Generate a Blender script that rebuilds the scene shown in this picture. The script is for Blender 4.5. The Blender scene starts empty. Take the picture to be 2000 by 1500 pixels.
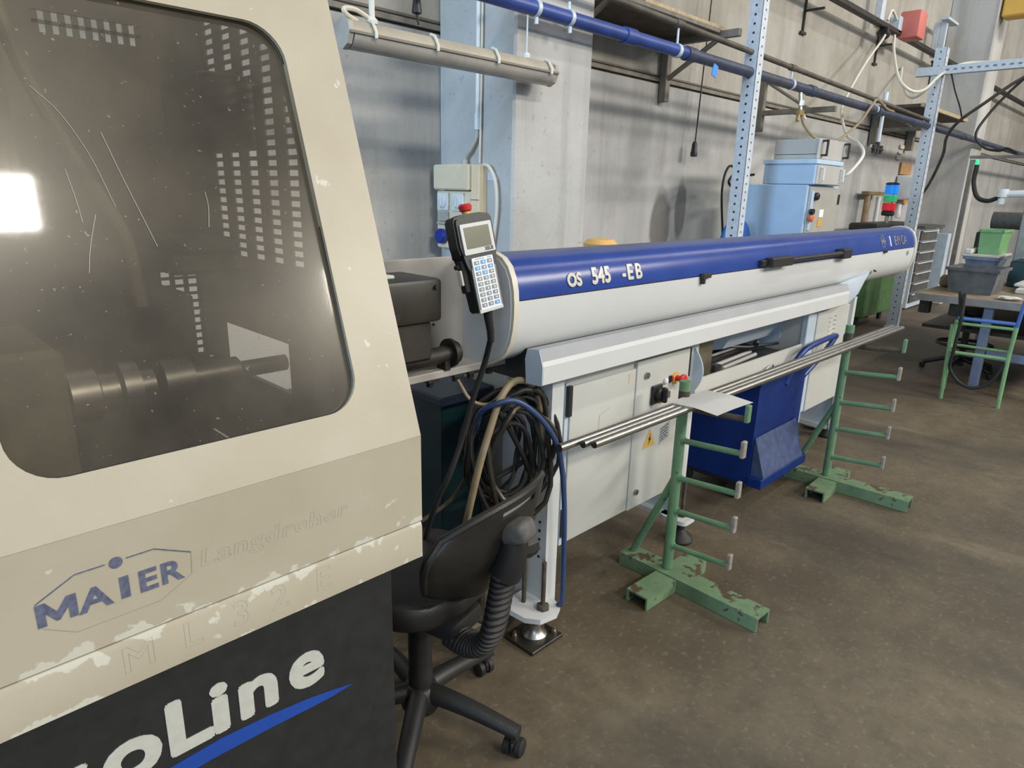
import bpy, bmesh, math, random
from mathutils import Vector, Matrix, Quaternion
random.seed(7)
S = bpy.context.scene
COL = S.collection
V = Vector
PI = math.pi

# ---------------------------------------------------------------- camera, world, lights
cam_data = bpy.data.cameras.new('camera')
cam_data.sensor_width = 36.0
cam_data.lens = 1311.0 / 2000 * 36
cam_data.clip_start = 0.02
cam = bpy.data.objects.new('camera', cam_data)
COL.objects.link(cam)
pitch, roll, yaw = .280564, -.024018, .791661
fw = V((math.sin(yaw) * math.cos(pitch), math.cos(yaw) * math.cos(pitch), -math.sin(pitch)))
rt0 = V((math.cos(yaw), -math.sin(yaw), 0))
dn0 = fw.cross(rt0)
rt = math.cos(roll) * rt0 + math.sin(roll) * dn0
dn = -math.sin(roll) * rt0 + math.cos(roll) * dn0
m3 = Matrix((rt, -dn, -fw)).transposed()
cam.matrix_world = Matrix.Translation((0, 0, 1.55)) @ m3.to_4x4()
S.camera = cam

world = bpy.data.worlds.new('hall_daylight')
S.world = world
world.use_nodes = True
bg = world.node_tree.nodes['Background']
bg.inputs[0].default_value = (0.80, 0.90, 1.0, 1)
bg.inputs[1].default_value = 0.19

def window_light(name, loc, target, sx, sy, power, color):
    ld = bpy.data.lights.new(name, 'AREA')
    ld.shape = 'RECTANGLE'; ld.size = sx; ld.size_y = sy
    ld.energy = power; ld.color = color
    lo = bpy.data.objects.new(name, ld)
    COL.objects.link(lo)
    lo.location = loc
    d = V(target) - V(loc)
    lo.rotation_euler = d.to_track_quat('-Z', 'Y').to_euler()
    return lo
# clerestory windows high in the wall behind the camera, and a big door opening far to the left
window_light('window_light', (0.45, -10, 9.4), (0.45, 1.1, 1.5), 4.6, .92, 760, (1.0, .95, .86))
window_light('window_light', (10.2, -10, 7.4), (7.0, 3, 1.0), 4.4, 1.0, 1150, (1.0, .95, .86))
window_light('window_light', (17.0, -10, 7.4), (12.0, 3, 1.0), 5.0, 1.0, 480, (1.0, .95, .86))
window_light('roof_tube_row', (8.0, -2.5, 8.5), (8.0, -2.2, 0), 26.0, .3, 400, (1.0, .97, .92))
window_light('blue_side_light', (-9.0, 1.4, 3.9), (3, 2.9, 1.8), 2.6, 4.0, 900, (.50, .74, 1.0))
window_light('blue_side_light', (-6.5, -5.5, 3.6), (1.6, 1.6, 1.1), 3.0, 3.4, 220, (.52, .75, 1.0))  # added blue fill from the front left, for faces the lathe blocks

S.view_settings.view_transform = 'Standard'
S.view_settings.look = 'None'
S.view_settings.gamma = 1
S.view_settings.use_curve_mapping = False
S.view_settings.exposure = 0.06

# ---------------------------------------------------------------- materials
MATS = {}
def newmat(name):
    m = bpy.data.materials.new(name)
    m.use_nodes = True
    return m, m.node_tree.nodes, m.node_tree.links, m.node_tree.nodes['Principled BSDF']

def M(name, col, rough=.5, metal=0., var=.10, scale=9., wear=None, bump=0., bscale=120., spec=.5, emit=0., coat=0.):
    """procedural paint/metal/plastic: colour with soft variation, optional worn patches, optional fine relief"""
    if name in MATS: return MATS[name]
    m, N, L, P = newmat(name)
    tc = N.new('ShaderNodeTexCoord')
    nz = N.new('ShaderNodeTexNoise'); nz.inputs['Scale'].default_value = scale; nz.inputs['Detail'].default_value = 5
    L.new(tc.outputs['Object'], nz.inputs['Vector'])
    rp = N.new('ShaderNodeValToRGB')
    c = V(col)
    rp.color_ramp.elements[0].position = .3; rp.color_ramp.elements[1].position = .7
    rp.color_ramp.elements[0].color = (*(c * (1 - var)), 1)
    rp.color_ramp.elements[1].color = (*[min(1, x) for x in c * (1 + var)], 1)
    L.new(nz.outputs['Fac'], rp.inputs['Fac'])
    out = rp.outputs['Color']
    if wear:
        wc, thr, ws = wear
        n2 = N.new('ShaderNodeTexNoise'); n2.inputs['Scale'].default_value = ws; n2.inputs['Detail'].default_value = 8
        n2.inputs['Roughness'].default_value = .65
        L.new(tc.outputs['Object'], n2.inputs['Vector'])
        r2 = N.new('ShaderNodeValToRGB')
        r2.color_ramp.elements[0].position = thr; r2.color_ramp.elements[1].position = thr + .05
        L.new(n2.outputs['Fac'], r2.inputs['Fac'])
        mx = N.new('ShaderNodeMix'); mx.data_type = 'RGBA'
        L.new(r2.outputs['Color'], mx.inputs[0]); L.new(out, mx.inputs[6]); mx.inputs[7].default_value = (*wc, 1)
        out = mx.outputs[2]
    L.new(out, P.inputs['Base Color'])
    P.inputs['Roughness'].default_value = rough
    P.inputs['Metallic'].default_value = metal
    P.inputs['Specular IOR Level'].default_value = spec
    P.inputs['Coat Weight'].default_value = coat
    if emit:
        P.inputs['Emission Color'].default_value = (*col, 1); P.inputs['Emission Strength'].default_value = emit
    if bump:
        n3 = N.new('ShaderNodeTexNoise'); n3.inputs['Scale'].default_value = bscale
        L.new(tc.outputs['Object'], n3.inputs['Vector'])
        b = N.new('ShaderNodeBump'); b.inputs['Strength'].default_value = bump; b.inputs['Distance'].default_value = .004
        L.new(n3.outputs['Fac'], b.inputs['Height']); L.new(b.outputs['Normal'], P.inputs['Normal'])
    MATS[name] = m
    return m

def concrete(name, base, dark, light, streak=0.5, rough=.85, scale=1.0):
    m, N, L, P = newmat(name)
    ge = N.new('ShaderNodeNewGeometry')
    def noise(sc, det, stretch=None):
        n = N.new('ShaderNodeTexNoise'); n.inputs['Scale'].default_value = sc; n.inputs['Detail'].default_value = det
        n.inputs['Roughness'].default_value = .6
        mp = N.new('ShaderNodeMapping')
        if stretch: mp.inputs['Scale'].default_value = stretch
        L.new(ge.outputs['Position'], mp.inputs['Vector']); L.new(mp.outputs['Vector'], n.inputs['Vector'])
        return n.outputs['Fac']
    def ramp(f, a, b):
        r = N.new('ShaderNodeMapRange'); r.inputs['From Min'].default_value = a; r.inputs['From Max'].default_value = b
        L.new(f, r.inputs['Value']); return r.outputs['Result']
    def mix(f, a, b):
        x = N.new('ShaderNodeMix'); x.data_type = 'RGBA'
        L.new(f, x.inputs[0])
        for i, c in ((6, a), (7, b)):
            if isinstance(c, tuple): x.inputs[i].default_value = (*c, 1)
            else: L.new(c, x.inputs[i])
        return x.outputs[2]
    c = mix(ramp(noise(1.1 * scale, 6), .38, .62), base, light)
    s = ramp(noise(2.2 * scale, 5, (1.6, 1.6, .12)), .5, .72)
    mu = N.new('ShaderNodeMath'); mu.operation = 'MULTIPLY'; L.new(s, mu.inputs[0]); mu.inputs[1].default_value = streak
    c = mix(mu.outputs[0], c, dark)
    sp = ramp(noise(26 * scale, 8), .62, .70)
    mu = N.new('ShaderNodeMath'); mu.operation = 'MULTIPLY'; L.new(sp, mu.inputs[0]); mu.inputs[1].default_value = .35
    c = mix(mu.outputs[0], c, dark)
    L.new(c, P.inputs['Base Color'])
    P.inputs['Roughness'].default_value = rough
    b = N.new('ShaderNodeBump'); b.inputs['Strength'].default_value = .25; b.inputs['Distance'].default_value = .01
    L.new(noise(45, 6), b.inputs['Height']); L.new(b.outputs['Normal'], P.inputs['Normal'])
    return m

WALL = concrete('concrete_wall', (.355, .35, .335), (.165, .16, .145), (.47, .465, .45), .42)
WALLUP = concrete('concrete_upper', (.335, .31, .265), (.18, .15, .105), (.44, .425, .39), .42)
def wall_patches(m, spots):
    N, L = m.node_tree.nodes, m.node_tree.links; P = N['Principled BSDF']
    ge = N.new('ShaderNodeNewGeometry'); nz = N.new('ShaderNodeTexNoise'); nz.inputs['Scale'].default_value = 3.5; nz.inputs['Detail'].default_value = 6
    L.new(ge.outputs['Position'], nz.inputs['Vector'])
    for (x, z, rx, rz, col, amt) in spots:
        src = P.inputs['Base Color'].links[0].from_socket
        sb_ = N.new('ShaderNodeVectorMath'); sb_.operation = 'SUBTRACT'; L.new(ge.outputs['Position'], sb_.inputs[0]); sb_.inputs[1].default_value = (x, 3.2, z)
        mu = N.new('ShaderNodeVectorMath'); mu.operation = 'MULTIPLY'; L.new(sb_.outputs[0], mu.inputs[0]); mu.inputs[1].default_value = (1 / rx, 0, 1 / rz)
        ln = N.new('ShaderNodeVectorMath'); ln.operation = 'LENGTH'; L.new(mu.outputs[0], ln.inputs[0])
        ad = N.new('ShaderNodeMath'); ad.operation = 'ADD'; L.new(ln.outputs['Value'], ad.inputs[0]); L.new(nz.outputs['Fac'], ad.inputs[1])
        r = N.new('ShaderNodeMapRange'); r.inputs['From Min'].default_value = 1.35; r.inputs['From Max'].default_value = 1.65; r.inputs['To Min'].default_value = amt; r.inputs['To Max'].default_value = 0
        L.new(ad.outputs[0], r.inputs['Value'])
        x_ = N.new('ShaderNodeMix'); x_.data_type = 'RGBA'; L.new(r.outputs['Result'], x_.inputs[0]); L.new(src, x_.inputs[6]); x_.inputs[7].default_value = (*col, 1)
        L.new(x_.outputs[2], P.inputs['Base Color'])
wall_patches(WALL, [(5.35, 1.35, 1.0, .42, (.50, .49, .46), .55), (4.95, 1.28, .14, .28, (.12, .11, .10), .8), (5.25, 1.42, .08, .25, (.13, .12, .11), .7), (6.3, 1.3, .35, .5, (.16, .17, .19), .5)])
COLM = concrete('concrete_column', (.43, .425, .41), (.20, .19, .175), (.54, .535, .52), .55)

def floor_material():
    m, N, L, P = newmat('worn_concrete_floor')
    ge = N.new('ShaderNodeNewGeometry')
    def noise(sc, det, stretch=(1, 1, 1), rgh=.6):
        n = N.new('ShaderNodeTexNoise'); n.inputs['Scale'].default_value = sc; n.inputs['Detail'].default_value = det
        n.inputs['Roughness'].default_value = rgh
        mp = N.new('ShaderNodeMapping'); mp.inputs['Scale'].default_value = stretch
        L.new(ge.outputs['Position'], mp.inputs['Vector']); L.new(mp.outputs['Vector'], n.inputs['Vector'])
        return n.outputs['Fac']
    def ramp(f, a, b, hi=1):
        r = N.new('ShaderNodeMapRange'); r.inputs['From Min'].default_value = a; r.inputs['From Max'].default_value = b
        r.inputs['To Max'].default_value = hi
        L.new(f, r.inputs['Value']); return r.outputs['Result']
    def mix(f, a, b):
        x = N.new('ShaderNodeMix'); x.data_type = 'RGBA'; L.new(f, x.inputs[0])
        for i, c in ((6, a), (7, b)):
            if isinstance(c, tuple): x.inputs[i].default_value = (*c, 1)
            else: L.new(c, x.inputs[i])
        return x.outputs[2]
    big = noise(.75, 6)
    c = mix(ramp(big, .38, .62), (.090, .068, .043), (.168, .132, .087))
    c = mix(ramp(noise(9, 8, rgh=.75), .45, .68, .6), c, (.075, .06, .042))
    c = mix(ramp(noise(42, 6), .56, .72, .5), c, (.25, .22, .175))
    c = mix(ramp(noise(1.0, 6, (1.1, .42, 1)), .50, .63, .72), c, (.048, .040, .031))
    c = mix(ramp(noise(1.5, 6, (1.6, .35, 1)), .60, .72, .45), c, (.30, .25, .18))
    L.new(c, P.inputs['Base Color'])
    r = N.new('ShaderNodeMapRange'); r.inputs['To Min'].default_value = .42; r.inputs['To Max'].default_value = .72
    L.new(noise(3, 6), r.inputs['Value']); L.new(r.outputs['Result'], P.inputs['Roughness'])
    b = N.new('ShaderNodeBump'); b.inputs['Strength'].default_value = .18; b.inputs['Distance'].default_value = .006
    L.new(noise(60, 6), b.inputs['Height']); L.new(b.outputs['Normal'], P.inputs['Normal'])
    return m
FLOOR = floor_material()

def cream_paint():
    """aged cream enamel; pale bare patches run along the seam at z .93 and along the lower edge"""
    m, N, L, P = newmat('aged_cream_enamel')
    ge = N.new('ShaderNodeNewGeometry'); sx = N.new('ShaderNodeSeparateXYZ'); L.new(ge.outputs['Position'], sx.inputs[0])
    def noise(sc, det):
        n = N.new('ShaderNodeTexNoise'); n.inputs['Scale'].default_value = sc; n.inputs['Detail'].default_value = det
        L.new(ge.outputs['Position'], n.inputs['Vector']); return n.outputs['Fac']
    def math_(op, a, b=None, c=None):
        x = N.new('ShaderNodeMath'); x.operation = op
        for i, v in enumerate((a, b, c)):
            if v is None: continue
            if isinstance(v, (int, float)): x.inputs[i].default_value = v
            else: L.new(v, x.inputs[i])
        return x.outputs[0]
    def near(z0, w):
        return math_('SUBTRACT', 1, math_('MINIMUM', 1, math_('DIVIDE', math_('ABSOLUTE', math_('SUBTRACT', sx.outputs[2], z0)), w)))
    e = math_('MAXIMUM', math_('MULTIPLY', near(.928, .030), .9), math_('MULTIPLY', near(.852, .03), .6))
    xr = math_('MULTIPLY', math_('GREATER_THAN', sx.outputs[0], .62), .05)
    f = math_('ADD', math_('ADD', math_('MULTIPLY', e, .26), noise(24, 6)), xr)
    g = N.new('ShaderNodeMapRange'); g.inputs['From Min'].default_value = .715; g.inputs['From Max'].default_value = .74
    L.new(f, g.inputs['Value'])
    r = N.new('ShaderNodeValToRGB'); L.new(noise(5, 4), r.inputs['Fac'])
    r.color_ramp.elements[0].position = .3; r.color_ramp.elements[1].position = .72
    r.color_ramp.elements[0].color = (.42, .37, .275, 1); r.color_ramp.elements[1].color = (.48, .43, .33, 1)
    mx = N.new('ShaderNodeMix'); mx.data_type = 'RGBA'
    L.new(g.outputs['Result'], mx.inputs[0]); L.new(r.outputs['Color'], mx.inputs[6]); mx.inputs[7].default_value = (.58, .56, .47, 1)
    L.new(mx.outputs[2], P.inputs['Base Color'])
    P.inputs['Roughness'].default_value = .42
    b = N.new('ShaderNodeBump'); b.inputs['Strength'].default_value = .12; b.inputs['Distance'].default_value = .001
    L.new(noise(380, 2), b.inputs['Height']); L.new(b.outputs['Normal'], P.inputs['Normal'])
    return m
CREAM = cream_paint()

def dirty_glass():
    """smoky polycarbonate with dried coolant film, spatter and scratches"""
    m, N, L, P = newmat('dirty_guard_glass')
    N.remove(P)
    out = N['Material Output']
    ge = N.new('ShaderNodeNewGeometry')
    def noise(sc, det, stretch=(1, 1, 1)):
        n = N.new('ShaderNodeTexNoise'); n.inputs['Scale'].default_value = sc; n.inputs['Detail'].default_value = det
        mp = N.new('ShaderNodeMapping'); mp.inputs['Scale'].default_value = stretch
        L.new(ge.outputs['Position'], mp.inputs['Vector']); L.new(mp.outputs['Vector'], n.inputs['Vector'])
        return n.outputs['Fac']
    def rng(f, a, b, lo, hi):
        r = N.new('ShaderNodeMapRange'); r.inputs['From Min'].default_value = a; r.inputs['From Max'].default_value = b
        r.inputs['To Min'].default_value = lo; r.inputs['To Max'].default_value = hi
        L.new(f, r.inputs['Value']); return r.outputs['Result']
    tr = N.new('ShaderNodeBsdfTransparent'); tr.inputs[0].default_value = (.62, .60, .55, 1)
    g1 = N.new('ShaderNodeBsdfGlossy'); g1.inputs['Roughness'].default_value = .05; g1.inputs[0].default_value = (1, 1, 1, 1)
    g2 = N.new('ShaderNodeBsdfGlossy'); g2.inputs['Roughness'].default_value = .26; g2.inputs[0].default_value = (1, .97, .9, 1)
    df = N.new('ShaderNodeBsdfDiffuse'); df.inputs[0].default_value = (.45, .38, .27, 1)
    fr = N.new('ShaderNodeFresnel'); fr.inputs['IOR'].default_value = 1.5
    def mixs(f, a, b):
        x = N.new('ShaderNodeMixShader')
        if isinstance(f, float): x.inputs[0].default_value = f
        else: L.new(f, x.inputs[0])
        L.new(a, x.inputs[1]); L.new(b, x.inputs[2]); return x.outputs[0]
    film = rng(noise(4, 8), .3, .75, .03, .22)
    spat = rng(noise(130, 3), .70, .74, 0, .38)
    add = N.new('ShaderNodeMath'); add.operation = 'ADD'; L.new(film, add.inputs[0]); L.new(spat, add.inputs[1])
    a = mixs(add.outputs[0], tr.outputs[0], df.outputs[0])
    a = mixs(.028, a, g2.outputs[0])
    a = mixs(fr.outputs[0], a, g1.outputs[0])
    L.new(a, out.inputs['Surface'])
    return m
GLASS = dirty_glass()

WHITE = M('white_powder_coat', (.62, .63, .62), .42, var=.03, scale=3, bump=.04, bscale=500)
WHITEDOOR = M('off_white_door_paint', (.54, .54, .50), .42, var=.04, scale=4, bump=.04, bscale=500)
PALEBLUE = M('pale_blue_grey_paint', (.52, .60, .68), .45, var=.04)
BLUE = M('deep_blue_enamel', (.022, .055, .27), .24, var=.12, scale=5, bump=.02, bscale=300)
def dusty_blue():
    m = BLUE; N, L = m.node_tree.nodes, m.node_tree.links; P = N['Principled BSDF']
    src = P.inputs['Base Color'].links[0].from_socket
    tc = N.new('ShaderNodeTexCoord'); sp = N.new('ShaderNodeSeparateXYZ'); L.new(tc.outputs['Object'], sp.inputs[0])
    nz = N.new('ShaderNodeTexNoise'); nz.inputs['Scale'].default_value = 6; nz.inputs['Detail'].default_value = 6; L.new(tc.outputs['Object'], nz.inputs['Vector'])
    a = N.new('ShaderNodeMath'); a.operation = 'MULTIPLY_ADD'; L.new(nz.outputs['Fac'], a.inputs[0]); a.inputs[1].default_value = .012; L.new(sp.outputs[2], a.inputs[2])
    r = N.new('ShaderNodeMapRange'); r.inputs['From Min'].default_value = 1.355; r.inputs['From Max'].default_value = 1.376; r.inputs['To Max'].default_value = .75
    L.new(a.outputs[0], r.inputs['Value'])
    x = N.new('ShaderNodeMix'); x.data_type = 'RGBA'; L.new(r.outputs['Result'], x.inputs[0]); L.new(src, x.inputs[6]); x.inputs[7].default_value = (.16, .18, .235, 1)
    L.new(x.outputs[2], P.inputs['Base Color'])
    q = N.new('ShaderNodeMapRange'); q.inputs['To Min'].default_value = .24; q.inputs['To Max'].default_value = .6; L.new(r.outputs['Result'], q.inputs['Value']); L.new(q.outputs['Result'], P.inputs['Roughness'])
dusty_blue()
NAVY = M('blue_cart_paint', (.004, .024, .15), .5, spec=.25, var=.18, scale=7)
SCUFF = M('scuffed_blue_paint', (.05, .075, .17), .55, var=.3, scale=25)
BLACKP = M('black_plastic', (.018, .018, .018), .45, var=.2, bump=.12, bscale=400)
SEATM = M('black_moulded_plastic', (.020, .019, .017), .42, var=.25, scale=14, bump=.15, bscale=300)
GREYPL = M('worn_grey_plastic', (.10, .095, .085), .6, var=.3, scale=40)
RUBBER = M('black_rubber', (.014, .014, .014), .6, var=.3)
PANELB = M('black_base_paint', (.018, .0185, .019), .5, var=.2, scale=30, wear=((.12, .11, .09), .76, 90), bump=.08, bscale=500)
LETTER = M('pale_grey_lettering', (.52, .515, .46), .5, var=.06, scale=60)
LETGOLD = M('pale_raised_letter', (.62, .59, .50), .4, var=.06)
MAIERB = M('faded_blue_lettering', (.115, .125, .19), .6, var=.3, scale=130)
FAINT = M('faint_ghost_outline', (.31, .285, .23), .6, var=.05)
STRIPE = M('bright_blue_film', (.012, .06, .33), .45, var=.06)
STEEL = M('polished_steel', (.38, .365, .335), .28, 1., var=.06, scale=30)
STEEL2 = M('brushed_steel', (.45, .43, .40), .38, 1., var=.15, scale=30)
ZINC = M('galvanised_steel', (.58, .63, .69), .5, .15, var=.10, scale=30)
DARKM = M('oily_dark_metal', (.045, .040, .033), .42, .5, var=.35, scale=14)
DARKPAINT = M('dark_oiled_paint', (.035, .031, .025), .45, var=.45, scale=6)
IRON = M('blackened_iron', (.04, .036, .032), .55, .4, var=.35, scale=20)
RUSTY = M('brown_rusty_iron', (.085, .068, .05), .75, .2, var=.4, scale=24)
GREEN = M('chipped_green_paint', (.135, .255, .14), .5, var=.15, scale=12, wear=((.075, .05, .032), .61, 16), bump=.1, bscale=80)
GREENTOP = M('worn_green_paint', (.15, .235, .125), .55, var=.2, scale=12, wear=((.085, .058, .036), .555, 12), bump=.12, bscale=70)
BRASS = M('tarnished_tip', (.30, .27, .22), .6, .2, var=.25, scale=50)
TAN = M('tan_hose_rubber', (.30, .235, .14), .5, var=.15, scale=20)
BLUEHOSE = M('blue_hose_rubber', (.035, .065, .16), .38, var=.15, scale=20)
TEAL = M('dark_teal_paint', (.004, .030, .035), .45, var=.25)
TEALLID = M('dark_slate_lid', (.022, .035, .062), .45, var=.2)
RED = M('signal_red_plastic', (.62, .03, .035), .38, var=.05)
YELLOW = M('yellow_plastic', (.72, .44, .07), .45, var=.06)
ORANGE = M('orange_plate', (.62, .30, .08), .5, var=.1)
GREENPL = M('green_plastic', (.03, .38, .10), .4, var=.05)
PAPER = M('white_paper', (.90, .90, .88), .75, var=.02)
CREAMPL = M('cream_plastic', (.66, .61, .50), .45, var=.04)
WHITEPL = M('white_plastic', (.72, .74, .74), .4, var=.03)
GREYBOX = M('light_grey_enclosure', (.74, .63, .46), .5, var=.04)
PIPEBLUE = M('blue_pipe_paint', (.03, .065, .27), .4, var=.2, scale=8, wear=((.10, .11, .14), .66, 14))
PIPEDARK = M('old_dark_pipe', (.055, .07, .115), .45, .2, var=.3, scale=8, wear=((.08, .075, .07), .56, 9))
PIPEBRN = M('old_brown_pipe', (.10, .088, .072), .6, .2, var=.3, scale=8)
BRACKET = M('dusty_grey_bracket', (.19, .17, .14), .7, var=.25, scale=12)
PLANK = M('raw_plank_wood', (.44, .35, .22), .7, var=.2, scale=30)
PLANKDARK = M('dark_board_underside', (.075, .06, .045), .8, var=.3)
DIFFUSER = M('dusty_lamp_diffuser', (.40, .38, .34), .22, var=.12, scale=12)
HOUSING = M('aged_lamp_housing', (.42, .37, .29), .42, var=.12, scale=10)
SCREEN = M('olive_lcd', (.115, .12, .062), .3, var=.08)
BEZEL = M('silver_grey_plastic', (.56, .57, .57), .4, var=.03)
KEYW = M('white_key_film', (.72, .78, .84), .4, var=.02)
KEYG = M('grey_key', (.26, .26, .26), .45, var=.1)
KEYB = M('blue_key', (.10, .33, .68), .45, var=.08)
KEYDOT = M('pale_key_symbol', (.66, .66, .64), .45, var=.05)
CABBLUE = M('light_blue_cabinet_paint', (.42, .58, .76), .45, var=.04)
CABGREY = M('grey_cabinet_paint', (.38, .365, .33), .55, var=.06)
RACKGREY = M('instrument_grey', (.46, .455, .43), .5, var=.05)
HOSEW = M('white_cable_sheath', (.70, .67, .58), .45, var=.05)
WOODTOP = M('oily_workbench_wood', (.26, .20, .13), .6, var=.3, scale=10)
BINGREY = M('dirty_grey_bin', (.10, .105, .11), .6, var=.35, scale=10)
BINBLUE = M('smoky_blue_plastic', (.14, .18, .26), .45, var=.25, scale=10)
BINGREEN = M('green_bin_plastic', (.17, .36, .15), .5, var=.1)
STOOLGREEN = M('green_tube_paint', (.19, .36, .17), .5, var=.12, wear=((.2, .19, .17), .66, 30))
STOOLBLUE = M('blue_tube_paint', (.06, .15, .46), .4, var=.1)
GREENCAB = M('machine_green_paint', (.07, .15, .05), .55, var=.2)
SHELFM = M('dark_drawer_front', (.09, .083, .072), .55, var=.3)
BLUEFAN = M('blue_fan_housing', (.02, .10, .42), .45, var=.1)
BRIGHTBLUE = M('bright_blue_rim', (.02, .30, .72), .45, var=.1)
LAMPBLUE = M('blue_signal_lens', (.01, .22, .75), .25, var=.1, emit=.5)
LAMPGREEN = M('green_signal_lens', (.03, .40, .16), .25, var=.1, emit=.35)
LAMPRED = M('red_signal_lens', (.62, .02, .03), .25, var=.1, emit=.3)
LAMPNAVY = M('navy_lens_shell', (.01, .02, .12), .3, var=.1)
GREENLED = M('green_indicator', (.02, .65, .25), .4, emit=.8)
REDBOX = M('faded_red_box', (.62, .17, .14), .55, var=.06)
TAPE = M('light_blue_tape', (.06, .28, .75), .5)
CRANE = M('crane_yellow_paint', (.75, .45, .08), .5, var=.06)
FOAM = M('white_rag_cloth', (.60, .60, .57), .8, var=.1, scale=20)
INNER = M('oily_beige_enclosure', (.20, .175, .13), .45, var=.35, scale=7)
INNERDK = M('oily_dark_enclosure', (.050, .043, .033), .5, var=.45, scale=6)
INNERBL = M('grey_blue_inner_post', (.25, .27, .33), .4, var=.2)
COOLTRAY = M('oily_tray_metal', (.085, .078, .066), .32, .5, var=.4, scale=9)
SMOKE_MAT, N_, L_, P_ = newmat('smoky_clear_cover')
P_.inputs['Base Color'].default_value = (.5, .42, .30, 1); P_.inputs['Roughness'].default_value = .15
P_.inputs['Alpha'].default_value = .40
SMOKE = SMOKE_MAT

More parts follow.
